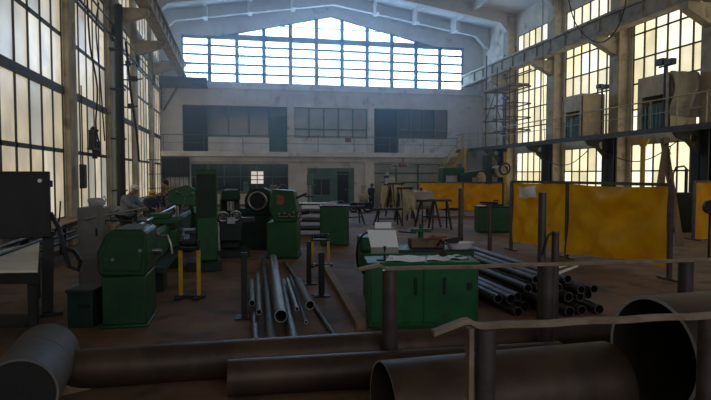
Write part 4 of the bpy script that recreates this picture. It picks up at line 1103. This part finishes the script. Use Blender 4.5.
# duckboard the lathe hands stand on
def floor_at(px, y, h=0): p = at_y(px, 190, y); p.z = h; return p
pw, py_, pd_ = floor_at(125, 17.2, .06), floor_at(150, 20, .0), floor_at(171.5, 18.6, .25)
t = thing('duckboard', 'timber duckboard beside the lathe under the white capped worker', 'platform', (pw.x, pw.y, 0))
for i in range(6): MB().box(-.7, .7, -.75 + i * .25, -.55 + i * .25, .03, .06).build('plank', 'wood', t)
for x in (-.6, .5): MB().box(x, x + .1, -.75, .7, 0, .03).build('bearer', 'wood', t)
t = thing('duckboard', 'taller timber platform under the worker in the checked shirt', 'platform', (pd_.x, pd_.y, 0))
for i in range(5): MB().box(-.6, .6, -.6 + i * .25, -.4 + i * .25, .2, .25).build('plank', 'wood', t)
for x in (-.5, .4): MB().box(x, x + .1, -.6, .6, 0, .2).build('bearer', 'wood', t)
person('person in white cap and grey blue shirt bending over the lathe', pw, R(62), 'shirtb', 'trous', 1.86, .3, ((.16, .2, -.02), (.22, .12, -.08)), 'cap', tilt=.9)
person('person in yellow helmet and blue overall standing behind the white capped one', py_, R(40), 'navy', 'navy', 1.66, .1, ((.14, .22, 0), (.2, .1, -.1)), 'helmet', tilt=.4)
person('person with dark hair and checked shirt reaching towards the lathe', pd_, R(-75), 'plaid', 'trous', 1.76, .16, ((.24, .12, -.02), (.26, .05, -.08)), None, tilt=.6)
b_ = floor_at(371.5, 33, 0)
person('person in dark blue work clothes standing far off near the office door', b_, R(10), 'navy', 'navy', 1.62, .06, ((.04, .27, .02), (.1, .3, -.06)), None, tilt=.3)

# right of centre, towards the end wall
g = at_y(421, 200, 27.0); g.z = 0
t = thing('horizontal_tank', 'pale cylindrical tank on legs before the orange screen', 'tank', g, -.15)
MB().lathe((-.62, 0, .92), (1, 0, .92), [(0, .0), (.0, .25), (.1, .42), (.2, .46), (1.05, .46), (1.15, .42), (1.25, .25), (1.25, 0)], 32).build('vessel', 'tank', t)
for x in (-.4, .35): MB().box(x - .05, x + .05, -.3, .3, 0, .52).build('saddle', 'iron', t)
MB().cyl((.0, 0, 1.36), (.0, 0, 1.52), .06).build('valve', 'iron', t)
def trestle(px, y, w, h, label, cloth=None, rz=0):
    g = at_y(px, 200, y); g.z = 0
    t = thing('trestle', label, 'trestle', g, rz)
    for s in (-1, 1):
        for f_ in (-1, 1): MB().beam((s * w * .42, f_ * .35, 0), (s * w * .3, f_ * .05, h - .06), .06, .06).build('leg', 'iron', t)
    MB().box(-w / 2, w / 2, -.09, .09, h - .1, h).build('top_beam', 'iron', t)
    MB().beam((-w * .36, -.22, h * .4), (w * .36, -.22, h * .4), .04, .05).build('brace', 'iron', t)
    if cloth:
        def fn(u, v):
            s_ = v * 2 - 1; d = abs(s_)
            return V(((u - .5) * w * (.85 + .3 * d) + .05 * sin(v * 9 + u * 5), s_ * .34 + .05 * sin(u * 13) * d, h + .025 - (d ** 1.3) * h * (.72 + .12 * sin(u * 8)) + .02 * sin(u * 17 + v * 7)))
        MB().grid(fn, 28, 24).build('canvas_cover', cloth, t, solid=.008)
    return t
trestle(396, 28.5, 1.0, 1.75, 'tall trestle draped with khaki canvas nearer the blue worker', 'tarp', .5)
trestle(405, 25.2, .8, 1.6, 'tall trestle draped with khaki canvas beside the pale tank', 'tarp', .25)
trestle(428, 22.5, 1.0, 1.15, 'bare dark trestle before the pale tank', None, .15)
trestle(440, 21.6, .9, 1.2, 'bare dark trestle between the lone post and the pale tank', None, -.1)
trestle(352, 24.5, 1.1, .8, 'low dark trestle on the floor beyond the plain green cabinet', None, .1)
trestle(388, 23.5, 1.3, .75, 'low dark trestle beyond the document stand', None, 0)
g = gp(494.5, 233)
t = thing('storage_chest', 'dark green storage chest on the floor beside the orange screen', 'chest', g, -YAW)
MB().box(-.6, .62, 0, .8, .05, .95).box(-.55, .57, .05, .75, 0, .05).build('body', 'green', t, bevel=.02); MB().box(-.63, .65, -.03, .83, .95, 1.0).build('lid', 'greend', t, bevel=.008)
MB().box(-.3, -.1, -.05, 0, .6, .64).build('handle', 'iron', t)
o = MB().box(-.28, .5, -.12, .12, 0, .06).cyl((-.4, 0, .12), (.3, .02, .1), .04).tube([(.1, 0, .1), (.15, 0, .2), (.3, 0, .18)], .025).build('welding_torch', 'black'); o.location = g + V((0, .4, 1.0)); o.rotation_euler = (0, 0, -YAW); tag(o, 'black welding gear lying on the green chest', 'tool')
o = MB().box(-.15, .15, -.12, .12, 0, .025).build('paper_pad', 'white'); o.location = g + V((-.42, .3, 1.0)); tag(o, 'white pad on the corner of the green chest', 'paper')
# welding machines under the far end of the walkway
g = at_y(488, 200, 31.5); g.z = 0
t = thing('welding_manipulator', 'dark green welding manipulator under the walkway behind the orange screen', 'machine', g, .1)
MB().box(-.5, .5, -.4, .6, 0, .5).build('base', 'greend', t, bevel=.03); MB().box(-.2, .2, -.1, .3, .5, 3.3).build('column', 'greend', t, bevel=.02)
MB().beam((-1.6, .0, 2.1), (1.3, .1, 2.5), .3, .35).build('boom', 'greend', t); MB().cyl((.7, -.3, 2.35), (.7, .3, 2.35), .35, n=24).build('wire_reel', 'tarp', t)
MB().ball((-.6, -.2, 1.9), .3, .25, .42).build('hanging_cover', 'tarp', t); MB().box(-1.7, -1.2, -.25, .3, 1.7, 2.2).build('wire_feeder', 'greend', t, bevel=.03)
MB().torus((.9, -.35, 2.5), (0, 1, .2), .34, .05, 24).build('hose_coil', 'rubber', t)
g = at_y(458, 200, 33); g.z = 0
t = thing('welding_generator', 'green welding set on a stand beneath the yellow stair', 'machine', g, 0)
MB().box(-1.1, .3, -.3, .5, 1.35, 2.6).build('case', 'green', t, bevel=.04); MB().box(-1.0, .2, -.25, .45, 0, 1.35).build('stand', 'iron', t); MB().box(-.9, -.2, -.34, -.3, 1.7, 2.1).build('panel', 'greyl', t)
# tall dark frame of crossed boards behind the big screen
g = at_z(664, 250, 17.5); g.z = 0
t = thing('board_trestle', 'weathered A frame of two leaning boards behind the big yellow screen', 'frame', g, -YAW)
MB().beam((-.42, 0, 0), (.0, 0, 3.3), .16, .07, up=V((0, 1, 0))).build('board', 'wood', t); MB().beam((.55, .09, 0), (-.05, .09, 3.3), .2, .07, up=V((0, 1, 0))).build('board', 'wood', t)
MB().cyl((-.03, -.1, 3.1), (-.03, .2, 3.1), .04).build('hinge_bolt', 'iron', t)
b = MB()
for i in range(10): b.torus((0.02, -.12, 3.0 - i * .09), (1, 0, 0) if i % 2 else (0, 1, 0), .04, .014, 12, 6)
b.tube([(.02, -.12, 2.12), (.02, -.12, 2.0), (.09, -.12, 1.93), (.1, -.12, 2.03)], .022); b.build('chain_hook', 'iron', t)
g = at_z(681, 250, 21.5); g.z = 0
t = thing('gas_cylinder_rack', 'dark green machine cabinet standing between the two yellow curtains', 'machine', g, -YAW)
MB().box(-.45, .5, 0, .6, 0, 1.5).build('body', 'greend', t, bevel=.03); MB().box(-.3, .35, -.015, 0, .3, 1.2).build('door', 'greend', t); MB().cyl((.3, .3, 1.5), (.3, .3, 2.4), .06).build('exhaust', 'iron', t); MB().tube([(.3, .3, 2.4), (.2, .3, 2.5), (-.1, .3, 2.45), (-.2, .3, 2.2), (-.2, .3, 1.5)], .035).build('pipe_bend', 'iron', t)
wheel(t, 'handwheel', (-.3, -.1, 1.35), (0, 1, 0), .12, .02, 'iron')
g = at_z(709, 250, 14.5); g.z = 0
t = thing('pedestal_fan', 'dark round headed stand before the lone orange curtain', 'stand', g, -YAW)
MB().cyl((0, 0, .03), (0, 0, 1.2), .03).cyl((0, 0, 0), (0, 0, .03), .2, n=24).build('pole', 'iron', t); MB().cyl((0, -.06, 1.36), (0, .06, 1.36), .17, n=28).torus((0, -.06, 1.36), (0, 1, 0), .17, .02).build('round_head', 'black', t)
# cables below the walkway
cable('hanging_cable', [(17.5, 19.9, 3.55), (17.6, 21.5, 2.9), (17.6, 23.0, 2.8), (17.5, 25.2, 3.4)], .022, 'slack cable hanging under the walkway nearest the camera', 'cable')
cable('hanging_cable', [(17.5, 25.9, 3.4), (17.6, 27.6, 2.75), (17.6, 29.4, 2.8), (17.5, 31.2, 3.4)], .022, 'slack cable hanging under the walkway farther off', 'cable')
cable('hanging_cable', [at_x(565, -30, 16.9), at_x(568, -4, 16.9), at_x(575, 22, 16.9), at_x(588, 38, 16.9), at_x(603, 42, 16.9), at_x(616, 30, 16.9), at_x(625, 6, 16.9), at_x(628, -30, 16.9)], .03, 'thin black cable hanging in a loop beside the crane beam over the cabins', 'cable')
cable('hoist_cable', [at_x(543, -30, 16.85), at_x(543, 60, 16.85), at_x(544, 125, 16.85), at_x(546, 150, 16.8)], .02, 'thin straight cable hanging down beside the crane beam near the scaffold', 'cable')
t = thing('workbench', 'dark workbench with parts along the end wall under the hatch window', 'bench', (0.4, 40.2, 0))
MB().box(-3.2, 3.2, -.4, .5, .85, .95).build('top', 'wood', t)
for x in (-3, -1, 1, 3): MB().box(x - .05, x + .05, -.35, .45, 0, .85).build('leg', 'iron', t)
for k, (x, w_, h, mt, lb) in enumerate(((-2.4, .5, .6, 'greend', 'small green machine on the end wall bench, nearest the corner'), (-1.0, .7, .45, 'iron', 'dark gearbox on the end wall bench'), (.3, .4, .7, 'teal', 'teal grinder on the end wall bench'), (2.2, .6, .5, 'grey', 'grey case on the end wall bench'))):
    t = thing('bench_machine', lb, 'machine', (.4 + x, 40.2, .95))
    MB().box(-w_ / 2, w_ / 2, -.2, .25, 0, h * .6).build('base', mt, t, bevel=.02); MB().cyl((-w_ * .4, .0, h * .75), (w_ * .4, .0, h * .75), h * .25, n=20).build('motor', mt, t); MB().cyl((w_ * .4, 0, h * .75), (w_ * .5, 0, h * .75), h * .3, n=20).build('wheel', 'iron', t)
t = thing('hoist_hook_block', 'small red and white lifting unit hung before the wide office window', 'hoist', tuple(at_y(403, 166, 41.4)))
MB().box(-.3, .25, -.12, .12, -.06, .2).build('body', 'red', t, bevel=.05); MB().tube([(-.3, 0, .05), (-.8, 0, .1), (-1.15, 0, -.1), (-.9, 0, -.22), (-.3, 0, -.1)], .05).build('arm', 'greyl', t); MB().tube([(.25, 0, .1), (.7, 0, .22), (.95, 0, -.05), (.3, 0, -.05)], .045).build('arm', 'greyl', t); MB().cyl((0, 0, .25), (0, .0, .62), .03).build('hanger', 'iron', t)
# ------------------------------------------------------------------ camera, light, view
cam = bpy.data.cameras.new('camera'); co = bpy.data.objects.new('camera', cam); C.objects.link(co)
cam.sensor_width = 36; cam.lens = F / 711 * 36; cam.clip_end = 200
co.location = CAM; co.rotation_euler = (pi / 2 - PITCH, 0, -YAW)
sc.camera = co
w = bpy.data.worlds.new('world'); sc.world = w; w.use_nodes = True
w.node_tree.nodes['Background'].inputs['Color'].default_value = (.6, .75, 1, 1)
w.node_tree.nodes['Background'].inputs['Strength'].default_value = .3
vs_ = w.node_tree.nodes.new('ShaderNodeVolumeScatter')  # mist added and shaped to imitate blue lens glow near the end window
vs_.inputs['Density'].default_value = .0065; vs_.inputs['Anisotropy'].default_value = .35; vs_.inputs['Color'].default_value = (.55, .78, 1, 1)
WN, WL = w.node_tree.nodes, w.node_tree.links
ge = WN.new('ShaderNodeNewGeometry'); sx = WN.new('ShaderNodeSeparateXYZ'); WL.new(ge.outputs['Position'], sx.inputs[0])
mz_ = WN.new('ShaderNodeMapRange'); mz_.inputs['From Min'].default_value = 1.5; mz_.inputs['From Max'].default_value = 7.0; mz_.inputs['To Min'].default_value = .06; mz_.inputs['To Max'].default_value = 1.0
my_ = WN.new('ShaderNodeMapRange'); my_.inputs['From Min'].default_value = 10.0; my_.inputs['From Max'].default_value = 38.0; my_.inputs['To Min'].default_value = .0; my_.inputs['To Max'].default_value = .026
mu_ = WN.new('ShaderNodeMath'); mu_.operation = 'MULTIPLY'
WL.new(sx.outputs['Z'], mz_.inputs['Value']); WL.new(sx.outputs['Y'], my_.inputs['Value'])
WL.new(mz_.outputs['Result'], mu_.inputs[0]); WL.new(my_.outputs['Result'], mu_.inputs[1]); mx_ = WN.new('ShaderNodeMapRange'); mx_.inputs['From Min'].default_value = 10.0; mx_.inputs['From Max'].default_value = 17.5; mx_.inputs['To Min'].default_value = 1.0; mx_.inputs['To Max'].default_value = .1
m2_ = WN.new('ShaderNodeMath'); m2_.operation = 'MULTIPLY'; WL.new(sx.outputs['X'], mx_.inputs['Value']); WL.new(mu_.outputs['Value'], m2_.inputs[0]); WL.new(mx_.outputs['Result'], m2_.inputs[1])
WL.new(m2_.outputs['Value'], vs_.inputs['Density'])
try: w.cycles.volume_step_size = 8.0
except Exception: pass
w.node_tree.links.new(vs_.outputs['Volume'], w.node_tree.nodes['World Output'].inputs['Volume'])
sc.view_settings.view_transform = 'Standard'; sc.view_settings.look = 'None'
sc.view_settings.exposure = 0.2; sc.view_settings.gamma = 1.0; sc.view_settings.use_curve_mapping = False
sc.cycles.volume_step_rate = 2.0; sc.cycles.volume_max_steps = 48
sc.cycles.max_bounces = 6; sc.cycles.diffuse_bounces = 5; sc.cycles.glossy_bounces = 3
sc.cycles.use_denoising = True
